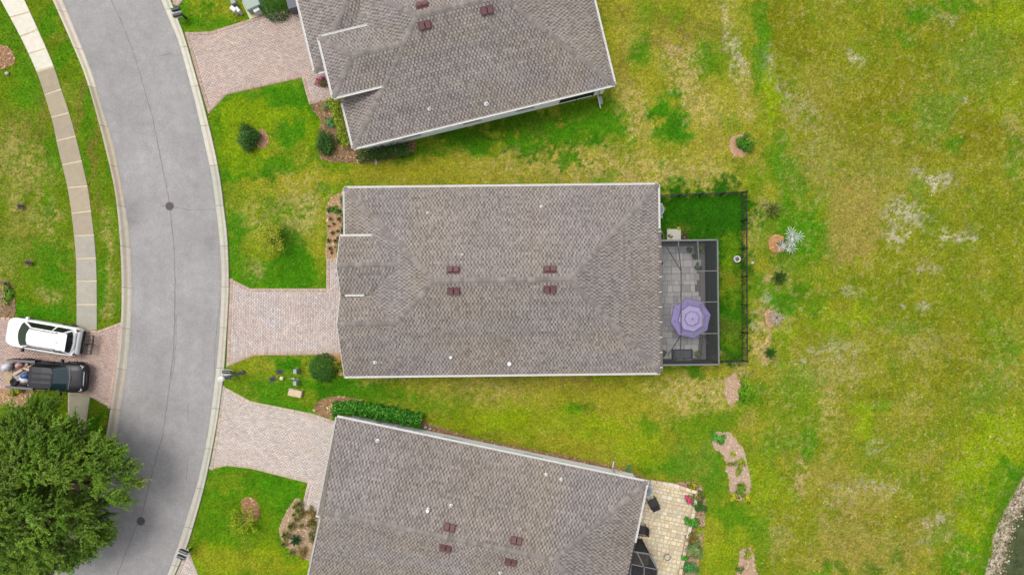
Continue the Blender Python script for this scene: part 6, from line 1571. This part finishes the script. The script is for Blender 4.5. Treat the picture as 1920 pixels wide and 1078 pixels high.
# sparse branchy shrub by the lower house
q = P(455, 972, .7); t = thing('sparse_shrub', 'half bare branchy lime shrub beside a mulch ring on the lower front lawn', 'shrub', (q.x, q.y, 0))
b = MB(); tips = []
b0 = Vector((.15, -.25, .02))
for k in range(20):
    a = random.uniform(0, 6.28); L = random.uniform(.5, 1.05); m_ = b0 + Vector((math.cos(a) * L * .5, math.sin(a) * L * .5 + .1, .55)); e_ = b0 + Vector((math.cos(a) * L, math.sin(a) * L + .22, .75 + random.random() * .5))
    b.tube(b0, m_, .035, .028, 5); b.tube(m_, e_, .028, .016, 5); tips += [m_.lerp(e_, s) for s in (.4, .7, 1.0)]
part('branch', b, mat('pale_bark', color=C(200, 204, 96), rough=.9, namt=.2), t)
tp = np.array([tuple(v) for v in tips]); n = 1100; X = tp[rng.integers(0, len(tp), n)] + rng.normal(0, .07, (n, 3))
N = rdir(n); N[:, 2] = np.abs(N[:, 2]) + .4; Lf = .12 * rng.uniform(.6, 1.3, n)
V, F, c_ = leaf_quads(X, N, rdir(n), Lf, Lf * .45, tones_for(n, g_lim)); part('foliage', np_mesh('foliage', V, F, c_), LEAF, t)

# hedges
def hedge(pts, wd, h, tones, label, n, leaf=.12, asp=.55, bumps=True):
    pp = [P(x, y, h * .8) for x, y in pts]; c = sum(pp, Vector()) / len(pp); c.z = 0
    t = thing('hedge', label, 'hedge', (c.x, c.y, .02))
    p = arc_resample(pp, 120)
    b = MB()
    for i in range(4, 118, 7):
        q_ = p[i] - c; b.tube((q_.x, q_.y, 0), (q_.x + random.uniform(-.1, .1), q_.y + random.uniform(-.1, .1), h * .7), .02, .01, 5)
    part('stem', b, BARK, t)
    idx = rng.uniform(0, 118.99, n); i0 = idx.astype(int); fr = (idx - i0)[:, None]
    PA = np.array([tuple(v) for v in p]); C0 = PA[i0] * (1 - fr) + PA[i0 + 1] * fr
    D = PA[i0 + 1] - PA[i0]; D /= np.linalg.norm(D, axis=1, keepdims=True); S = np.stack([-D[:, 1], D[:, 0], np.zeros(n)], 1)
    u = rng.uniform(-1, 1, n); bump = (1 + .22 * np.sin(idx * .55) * np.sin(idx * .21 + 1) + rng.normal(0, .06, n))
    sd = rng.random(n) < .35
    zz = np.where(sd, rng.uniform(.1, 1, n), 1.0) * h * (1 - .25 * np.abs(u) ** 3); uu = np.where(sd, np.sign(u) * 1.0, u)
    X = np.stack([C0[:, 0] - c.x, C0[:, 1] - c.y, zz * (1 + rng.normal(0, .07, n))], 1) + S * (uu * wd / 2 * bump)[:, None]
    N = S * (uu * .8)[:, None] + rdir(n) * .6; N[:, 2] += .8
    Lf = leaf * rng.uniform(.6, 1.3, n); V, F, c_ = leaf_quads(X, N, rdir(n), Lf, Lf * asp, tones_for(n, tones)); part('foliage', np_mesh('foliage', V, F, c_), LEAF, t)
    return t
g_hdg = [tuple(v * .68 for v in c_) for c_ in g_bri]
hedge([(625, 768), (660, 766), (700, 772), (745, 781), (790, 791)], .78, 1.0, g_hdg, 'bright green broad leaved hedge along the upper side of the lower house', 3600, .17, .55)
hedge([(670, 292), (700, 287), (735, 283), (768, 277)], .72, .8, g_clip, 'dark green low hedge under the upper house eave', 2600, .09, .6)
hedge([(622, 184), (632, 215), (641, 245), (649, 274)], .58, .8, g_lim + g_mid + g_yel[:1], 'yellow green hedge strip along the front of the upper house', 1500, .10, .6)
shrub(611, 268, 27, 1.3, g_dark, 'large dark green bush at the corner of the upper house bed', n=2200, leaf=.13, clumps=26)
shrub(612, 197, 12, .6, g_gry, 'upper grey green shrub in the bed in front of the upper house', n=380, leaf=.09)
shrub(618, 228, 11, .6, [C(84, 140, 90), C(66, 120, 72), C(112, 160, 110)], 'blue green shrub midway down the upper house bed', n=380, leaf=.10, ryp=15)
shrub(630, 200, 8, .5, g_brn + g_olv, 'brownish low shrub between the grey green shrub and the yellow hedge', n=220, leaf=.08)
shrub(636, 258, 8, .6, g_dark, 'small dark shrub between the large dark bush and the yellow hedge', n=260, leaf=.09)
shrub(622, 770, 13, .7, [C(226, 214, 170), C(120, 110, 60), C(60, 60, 40), C(190, 176, 120)], 'cream and dark variegated shrub at the left end of the lower hedge', n=240, leaf=.18, asp=.3)
shrub(626, 783, 9, .6, g_bri + g_lim, 'light green shrub tucked under the upper left corner of the lower house', n=300, leaf=.10)
# bed by the middle house front
shrub(641, 375, 9, .7, g_mid, 'green shrub at the top corner of the middle house bed', n=300, leaf=.10, ryp=12)
shrub(627, 392, 11, .6, g_mid, 'spreading green shrub in the upper middle house bed', n=340, leaf=.12, asp=.35)
shrub(616, 392, 6, .45, g_dark, 'small dark green shrub at the lawn edge of the middle house bed', n=180, leaf=.08, ryp=9)
shrub(640, 398, 8, .5, g_mid, 'green shrub against the middle house wall below the corner shrub', n=240, leaf=.10)
shrub(641, 425, 7, .6, g_dark, 'dark shrub against the middle house wall beside the gable gutter', n=260, leaf=.09, ryp=16)
shrub(632, 466, 6, .5, g_mid, 'green shrub just above the middle house walkway', n=200, leaf=.09, ryp=11)
def tuft_mesh(rad, h, n, tones, name='blade'):
    b = MB()
    for i in range(n):
        a = random.uniform(0, 6.28); r_ = rad * random.uniform(.5, 1.1); w_ = .018; z = h * random.uniform(.5, 1.1)
        dx, dy = math.cos(a), math.sin(a); c_ = tuple(2.0 * v for v in vary(random.choice(tones), .2))
        b.add([(-dy * w_, dx * w_, 0), (dy * w_, -dx * w_, 0), (dx * r_ * .6 + dy * w_, dy * r_ * .6 - dx * w_, z), (dx * r_ * .6 - dy * w_, dy * r_ * .6 + dx * w_, z), (dx * r_, dy * r_, z * .7)], [(0, 1, 2, 3), (3, 2, 4)], c_)
    m_ = b.mesh(name); m_.materials.append(LEAF); return m_
def tufts(spots, tones, where, group, rad=.17, h=.28, n=46):
    ms = [tuft_mesh(rad, h, n, tones) for _ in range(3)]
    for i, (x, y, s, lb) in enumerate(spots):
        q = P(x, y, .1); t = thing('grass_clump', lb + ' ' + where, 'grass clump', (q.x, q.y, .03), random.uniform(0, 6), group)
        part('blade', ms[i % 3], None, t, matrix=Matrix.Scale(s, 4))
tufts([(620, 411, .8, 'topmost small brown grass clump'), (626, 420, .7, 'brown grass clump just right of the topmost one'), (616, 424, .6, 'tiny brown grass clump at the lawn edge'), (624, 437, .9, 'brown clump level with the gable gutter'), (633, 433, .7, 'brown grass clump nearest the wall'),
       (617, 451, 1.0, 'darkest brown grass clump at the lawn edge'), (630, 452, 1.0, 'wide brown clump beside the gable'), (619, 466, .9, 'brown clump above the walkway'), (622, 474, .7, 'lowest brown clump touching the walkway'), (633, 446, .6, 'small brown clump under the gable edge'), (636, 411, 1.0, 'greenish brown clump below the wall shrubs')],
      [C(112, 92, 58), C(84, 72, 44), C(136, 112, 74), C(96, 96, 48)], 'in the middle house bed', 'grass clumps in the middle house bed', .20, .26)
tufts([(563, 943, 1.3, 'topmost round olive clump'), (554, 949, 1.0, 'olive clump left of the topmost one'), (562, 956, 1.4, 'largest olive clump near the walkway'), (570, 961, .8, 'olive clump touching the walkway end'), (565, 966, 1.0, 'olive clump below the walkway end'), (557, 972, 1.1, 'olive clump in the middle of the row'), (551, 964, .7, 'small olive clump at the lawn edge'), (549, 984, 1.6, 'wide green olive clump at the widest part'), (566, 984, .9, 'small olive clump right of the wide one'), (538, 1001, 1.6, 'dark olive clump left of the spiky palm'), (534, 1018, 1.2, 'olive clump at the left tip'), (549, 1034, 1.2, 'olive clump below the spiky palm')],
      [C(112, 108, 58), C(96, 100, 50), C(134, 124, 76), C(84, 92, 40)], 'in the lower house bed', 'olive clumps in the lower house bed', .24, .30, 70)
shrub(583, 965, 14, .9, g_olv + g_brn, 'olive brown shrub at the end of the lower walkway', n=420, leaf=.10)
shrub(583, 985, 17, 1.0, g_olv, 'olive shrub against the lower house wall, middle of three', n=480, leaf=.10)
shrub(590, 1005, 16, 1.1, [C(60, 80, 28), C(76, 92, 34), C(48, 66, 24)], 'dark olive shrub against the lower house wall right of the spiky palm', n=560, leaf=.10, ryp=24)
shrub(566, 1038, 16, .7, g_brn + g_olv, 'brown low shrub at the bottom of the lower house bed', n=420, leaf=.09)

# sago palms: a rosette of fronds on a stub trunk, every frond a part
def frond(L, tones, nl=15, wl_=.16, arch=.35, name='frond'):
    b = MB()
    def pt(t): return Vector((L * t * (1 - .12 * t), 0, L * arch * math.sin(min(1, t * 1.05) * 2.3) * .8 + .02))
    for i in range(6): b.bar(pt(i / 6), pt((i + 1) / 6), .014, .012, vary(tones[0], .1))
    for i in range(nl):
        t = .12 + .86 * i / (nl - 1); p_ = pt(t); w_ = wl_ * math.sin(math.pi * (.18 + .78 * t)) + .02
        for s in (-1, 1):
            e_ = p_ + Vector((w_ * .55, s * w_, .02 - w_ * .25)); hw = L * .026
            hw *= 1.35; b.add([p_ + Vector((-hw, 0, 0)), p_ + Vector((hw, 0, 0)), e_], [(0, 1, 2) if s < 0 else (1, 0, 2)], tuple(.95 * v for v in vary(random.choice(tones), .2)))
    m_ = b.mesh(name); m_.materials.append(LEAF); return m_
def sago(px, py, rp, label, tones, n=22, h=.45):
    q = P(px, py, h); L = rp * (CAM_H - h) / FPX
    t = thing('sago_palm', label, 'palm', (q.x, q.y, 0), random.uniform(0, 6), 'spiky palms')
    part('trunk', MB().lathe([(.10, 0), (.12, .15), (.09, h * .6), (.05, h * .75)], 9, c=(.5,) * 3), BARK, t)
    ms = [frond(L * k, tones, wl_=L * .2) for k in (1.0, .92, 1.06)]
    for i in range(n):
        tier_ = i % 3; a = 2.4 * i + random.uniform(-.1, .1)
        part('frond', ms[i % 3], None, t, matrix=Matrix.Translation((0, 0, h * .62)) @ Matrix.Rotation(a, 4, 'Z') @ Matrix.Rotation(R(-(4 + 19 * tier_)), 4, 'Y') @ Matrix.Scale(1 - .12 * tier_, 4))
s_t = [C(64, 92, 28), C(48, 78, 24), C(92, 116, 40), C(40, 64, 22)]
s_y = [C(112, 124, 40), C(84, 104, 34), C(136, 142, 60), C(60, 84, 28)]
sago(1450, 394, 19, 'spiky palm in the field just outside the upper part of the fence', s_y)
sago(1462, 521, 17, 'spiky palm in the field below the silver fan palm', s_t)
sago(1445, 662, 14, 'deep green spiky palm near the lower fence corner', [C(56, 104, 26), C(44, 84, 22), C(74, 124, 36)])
sago(554, 1013, 13.5, 'dark spiky palm in the lower house front bed', [C(40, 78, 36), C(30, 62, 28), C(58, 98, 50)], 24)
# silver fan palm
def fan(L, tones, nseg=9):
    b = MB()
    b.bar((0, 0, 0), (L * .45, 0, .10), .03, .02, vary(tones[0]))
    o = Vector((L * .45, 0, .10))
    for i in range(nseg):
        a = R(-125 + 250 * i / (nseg - 1)); l_ = L * .62 * random.uniform(.85, 1.08); w_ = R(6)
        e_ = o + Vector((math.cos(a) * l_, math.sin(a) * l_, -.10 * l_ + .05)); 
        s0 = o + Vector((math.cos(a - w_) * l_ * .6, math.sin(a - w_) * l_ * .6, .02)); s1 = o + Vector((math.cos(a + w_) * l_ * .6, math.sin(a + w_) * l_ * .6, .02))
        md = o + Vector((math.cos(a) * l_ * .6, math.sin(a) * l_ * .6, .07))
        c_ = vary(random.choice(tones), .12); b.add([o, s0, md, s1, e_], [(0, 1, 2), (0, 2, 3), (1, 4, 2), (2, 4, 3)], c_)
    m_ = b.mesh('fan_leaf'); m_.materials.append(LEAF); return m_
slv = [C(226, 232, 222, 1.15), C(212, 220, 208, 1.1), C(236, 238, 230, 1.2), C(190, 202, 186)]
q0, q1 = P(1460, 458, 0), P(1484, 447, 2.3)
t = thing('fan_palm', 'silvery fan palm leaning out of an orange mulch ring in the field', 'palm', (q0.x, q0.y, 0))
top = Vector((q1.x - q0.x, q1.y - q0.y, 2.0))
part('trunk', MB().tube((0, 0, 0), top * .5, .12, .09, 9).tube(top * .5, top, .09, .07, 9), BARK, t)
fmn = [fan(.76, slv), fan(.60, slv)]
for bx_, by_, bz, k_ in ((top.x + .12, top.y + .08, 2.1, 6), (top.x * .62, top.y * .1 - .30, 1.2, 4), (top.x * .2, top.y * .5 + .02, 1.0, 1)):
    for i in range(k_):
        part('fan_leaf', fmn[i % 2], None, t, matrix=Matrix.Translation((bx_, by_, bz)) @ Matrix.Rotation(i * 6.28 / k_ + bx_ * 3, 4, 'Z') @ Matrix.Rotation(R(-15 - 30 * (i % 2)), 4, 'Y'))
# withered palm
q = P(1456, 596, .3); t = thing('dead_palm', 'withered grey palm with splayed dry fronds on an orange soil patch', 'palm', (q.x, q.y, 0))
dry = [C(196, 184, 160), C(174, 162, 136), C(212, 202, 182), C(150, 140, 116)]
part('trunk', MB().tube((0, 0, 0), (.03, .02, .35), .09, .07, 8), BARK, t)
dm = [frond(.58, dry, 11, .10, .1), frond(.48, dry, 11, .09, .05)]
for i in range(15): part('frond', dm[i % 2], None, t, matrix=Matrix.Translation((0, 0, .22)) @ Matrix.Rotation(2.4 * i, 4, 'Z') @ Matrix.Rotation(R(random.uniform(-5, 20)), 4, 'Y'))

shrub(1400, 268, 21, 1.1, g_mid + g_bri[:2], 'green shrub beside an orange soil patch behind the upper house', n=900, leaf=.14, clumps=16)
shrub(1405, 735, 24, .7, [C(88, 140, 26), C(72, 122, 22), C(124, 156, 36)], 'lime green low shrub beside the pinkish soil patch below the fence', n=900, leaf=.14, ryp=24)
OB = 'in the pinkish oval bed at the back'
for x, y, r_, h, tn, lb, n_ in ((1350, 825, 15, .8, g_bri, 'round green shrub at the upper left tip', 420), (1376, 852, 6, .3, g_lim, 'tiny lime plant in the upper middle', 110), (1367, 870, 6, .3, g_lim + g_brn, 'tiny brownish lime plant at the left side', 110),
                              (1391, 872, 12, .5, g_lim + g_mid, 'star shaped green plant at the right side', 240), (1383, 887, 5, .3, g_lim, 'smallest lime plant under the star shaped one', 90), (1390, 921, 14, .7, g_mid + g_lim, 'green shrub at the lower end', 380), (1378, 932, 9, .4, g_yel, 'yellowish low plant at the lower left', 180), (1401, 935, 9, .4, g_yel, 'yellow plant at the lower right', 180)):
    shrub(x, y, r_ * 1.15, h, tn, lb + ' ' + OB, 'garden_plant', 'plant', 'plants in the oval bed', n=int(n_ * 1.6), leaf=.12, asp=.4, clumps=8, nst=4)
shrub(1400, 1042, 12, .5, g_lim, 'lime plant at the top of the small bed on the bottom edge', 'garden_plant', 'plant', n=240, leaf=.11, nst=4); shrub(1388, 1068, 8, .4, g_mid, 'green plant at the bottom edge in the small back bed', 'garden_plant', 'plant', n=200, leaf=.10, nst=4)
PB = 'in the bed along the stone patio'
for x, y, rx, ry, h, tn, lb, n_, lf in ((1300, 914, 10, 8, .5, g_olv + g_yel, 'low olive plant at the top corner', 240, .10), (1311, 932, 11, 10, .6, g_brn + g_mid, 'brownish green plant under the top corner', 260, .10), (1314, 953, 12, 11, .8, g_dark, 'dark green shrub in the upper part', 380, .12), (1300, 981, 12, 9, .7, g_bri, 'bright green shrub touching the kerb wall', 340, .13),
                                  (1311, 994, 8, 8, .5, g_lim, 'light lime plant right of the bright green shrub', 200, .10), (1300, 1012, 12, 12, .7, g_olv + g_brn, 'olive plant in the middle', 320, .10), (1305, 1035, 17, 14, .9, g_gry, 'large grey green shrub in the lower part', 520, .12), (1283, 1046, 7, 7, .5, g_bri, 'small bright shrub hanging over the kerb wall', 200, .10), (1296, 1070, 14, 12, .8, [C(66, 130, 70), C(48, 108, 54), C(90, 150, 90)], 'blue green shrub at the bottom edge', 420, .12), (1290, 1012, 5, 6, .4, g_brn, 'small brown plant beside the kerb wall', 120, .08)):
    shrub(x, y, rx * 1.3, h, tn, lb + ' ' + PB, 'garden_plant', 'plant', 'plants along the stone patio', n=int(n_ * 2), leaf=lf, ryp=ry * 1.3, nst=5, clumps=16)
t = shrub(1292, 938, 10, .6, g_mid, 'magenta flowering plant inside the upper corner of the stone patio', 'flowering_shrub', 'shrub', n=260, leaf=.10, ryp=10, extra=(150, [C(216, 40, 130), C(190, 30, 110), C(230, 90, 160)], .10))
# plants under the cage
pgy = [C(84, 108, 70), C(66, 92, 56), C(110, 130, 90)]
for x, y, r_, h, tn, lb, pt_ in ((1295, 468, 9, .9, [C(60, 110, 60), C(48, 92, 50), C(80, 124, 76)], 'leafy green potted plant at the upper edge of the screened patio', 1), (1316, 468, 8, .9, g_lim + g_gry, 'pale spiky potted plant in the upper right corner of the screened patio', 1), (1303, 480, 5, .6, g_dark, 'small dark potted plant left of the pale spiky one in the screened patio', 1), (1311, 500, 8, .8, pgy, 'grey spindly plant by the right wall of the screened patio', 1), (1239, 494, 5, .7, pgy, 'small plant against the house wall in the screened patio', 1), (1244, 665, 8, .8, g_olv + g_mid, 'olive plant at the lower left corner of the screened patio', 1), (1313, 664, 10, .9, g_gry, 'feathery grey plant beside the wicker sofa', 1)):
    t = shrub(x, y, r_, h, tn, lb, 'potted_plant', 'plant', 'potted plants in the screened patio', n=240, leaf=.15, asp=.28, clumps=8, nst=5)
    part('pot_wall', MB().lathe([(.11, .04), (.16, .30), (.17, .32), (.14, .32), (.13, .26), (0.0, .26)], 12), mat('pot_grey', color=C(110, 108, 104), namt=.1), t)
shrub(1258, 442, 6, .4, g_olv, 'small olive plant between the stone pot and the step slab', 'garden_plant', 'plant', n=110, leaf=.08, nst=3); shrub(1284, 442, 8, .6, g_brn, 'withered brown plant in the pot right of the step slab', 'potted_plant', 'plant', n=150, leaf=.12, asp=.2, nst=5)
shrub(1272, 430, 6, .25, g_yel, 'pale yellow low plant above the step slab in the fenced yard', 'garden_plant', 'plant', n=120, leaf=.10, nst=3)
# left lawn
tufts([(42, 388, 1.3, 'greyish dry clump in the middle of the left lawn'), (57, 493, 1.3, 'dark clump in the lower part of the left lawn'), (12, 532, 1.0, 'dry clump at the lower edge of the left lawn')], [C(104, 94, 84), C(82, 76, 66), C(128, 116, 98)], 'beside the sidewalk', 'dry clumps on the left lawn', .22, .3, 60)
shrub(7, 552, 12, .8, g_bri + g_lim, 'bright green shrub at the left frame edge above the white vehicle', n=320, leaf=.16, ryp=22, clumps=12)
shrub(25, 735, 15, .8, g_yel + g_mid, 'yellow green shrub below the pickup bed in the tan mulch', n=460, leaf=.12)
q = P(-6, 108, .0); t = thing('young_tree', 'pale trunk of a young tree in the round mulch bed at the left edge', 'tree', (q.x, q.y, 0))
part('trunk', MB().tube((-.6, .1, 0), (.55, -.15, 1.1), .07, .05, 8).tube((-.6, .1, 0), (-1.0, .3, 2.6), .09, .05, 8), mat('pale_trunk', color=C(206, 196, 176), namt=.15), t)
V, F, c_ = cloud(800, .9, .9, 1.4, g_mid, .12, .45, 12); part('crown', np_mesh('crown', V + np.array([-1.9, .6, 2.0]), F, c_), LEAF, t)
q = P(15, 139); single('stone', lump(9, .14, .11, .1, 77).mesh('stone', True), mat('pale_stone'), 'pale stone on the left lawn just below the round mulch bed', 'stone', loc=(q.x, q.y, 0))

# ------------------------------------------------------------------ the big street tree
TC = P(92, 915, 0); TC = Vector((P(46, 931, 5).x, P(46, 931, 5).y, 0))
t = thing('street_tree', 'large feathery green tree overhanging the road at the lower left', 'tree', TC)
b = MB(); b.tube((0, 0, 0), (.1, .05, 1.6), .30, .22, 10); b.tube((.1, .05, 1.6), (.1, .1, 3.0), .22, .15, 10)
def hole(x, y, z):
    k = (CAM_H - z) / FPX; px = 960 + (TC.x + x) / k; py = 539 - (TC.y + y) / k
    return math.hypot((px - 150) / 26, (py - 915) / 30) < 1 or math.hypot((px - 32) / 20, (py - 1068) / 14) < 1 or math.hypot((px - 52) / 12, (py - 922) / 14) < 1
cl = []
tries = 0
while len(cl) < 190 and tries < 5000:
    tries += 1
    a = random.uniform(0, 6.283); rho = math.sqrt(random.random()) * .98
    Rm = 5.1 * (1 + .07 * math.sin(3 * a + 1) + .05 * math.sin(5 * a))
    z = 7.6 - 3.9 * rho * rho + random.uniform(-1.0, .35); x, y = rho * Rm * math.cos(a), rho * Rm * math.sin(a)
    if hole(x, y, z) or any((Vector((x, y, z)) - c_).length < .5 for c_ in cl): continue
    cl.append(Vector((x, y, z)))
n_top = len(cl)
for k in range(110):                        # lower foliage that closes the gaps from above
    a = random.uniform(0, 6.283); rho = math.sqrt(random.random()) * .86; cl.append(Vector((rho * 4.6 * math.cos(a), rho * 4.6 * math.sin(a), random.uniform(2.6, 4.4))))
limbs = []
for k in range(9):
    a = 2 * math.pi * k / 9 + .3; m_ = Vector((1.7 * math.cos(a), 1.7 * math.sin(a), 4.0 + .5 * (k % 3))); b.tube((.1, .1, 2.2 + .1 * k), m_, .11, .06, 7); limbs.append(m_)
for c_ in cl:
    m_ = min(limbs, key=lambda q_: (q_ - c_).length); md = m_.lerp(c_, .5) + Vector((random.uniform(-.2, .2), random.uniform(-.2, .2), random.uniform(-.1, .3)))
    b.tube(m_, md, .045, .03, 5); b.tube(md, c_, .03, .012, 5)
part('trunk', b, BARK, t)
nt_ = 6200; nl = 30
ck_ = rng.integers(0, len(cl), nt_); CC = np.array([tuple(v) for v in cl])[ck_]
out = CC * np.array([.19, .19, 0]); out[:, 2] = .38
D = out + rdir(nt_) * .62; D[:, 2] = np.abs(D[:, 2]) * .6 + .05; D /= np.linalg.norm(D, axis=1, keepdims=True)
O = CC + rdir(nt_) * (rng.random(nt_) ** .6)[:, None] * .42
TL = rng.uniform(.45, 1.0, nt_)
s = np.tile(np.linspace(.12, 1.0, nl), (nt_, 1)) + rng.normal(0, .02, (nt_, nl))
drp = np.zeros((nt_, nl, 3)); drp[:, :, 2] = -(s ** 2) * .28
X = (O[:, None, :] + D[:, None, :] * (s * TL[:, None])[:, :, None] + drp + rng.normal(0, .035, (nt_, nl, 3))).reshape(-1, 3)
n = len(X); side = rdir(n); Dr = np.repeat(D, nl, axis=0)
T = Dr * .55 + side * .6; N = rdir(n) * .7; N[:, 2] += .75
Lf = rng.uniform(.10, .20, n); 
tr_t = [C(94, 132, 40), C(80, 118, 34), C(118, 152, 56), C(62, 98, 26), C(112, 138, 70)]
ctone = tones_for(len(cl), tr_t, .20)[ck_]; ttone = tones_for(nt_, tr_t, .14)
cols = np.clip(.45 * np.repeat(ctone, nl, axis=0) + .30 * np.repeat(ttone, nl, axis=0) + .25 * tones_for(n, tr_t, .2), .002, .8)
V, F, c_ = leaf_quads(X, N, T, Lf, Lf * .34, cols)
part('crown', np_mesh('crown', V, F, c_), LEAF, t)
b = MB()
for i in range(0, nt_, 2):
    o_ = Vector(O[i]); e_ = o_ + Vector(D[i]) * TL[i] * .95 + Vector((0, 0, -.2)); b.tube(o_, e_, .012, .004, 3, C(128, 124, 84), caps=False)
part('twig', b, mat('twig', attr=True, rough=.9, namt=.1), t)
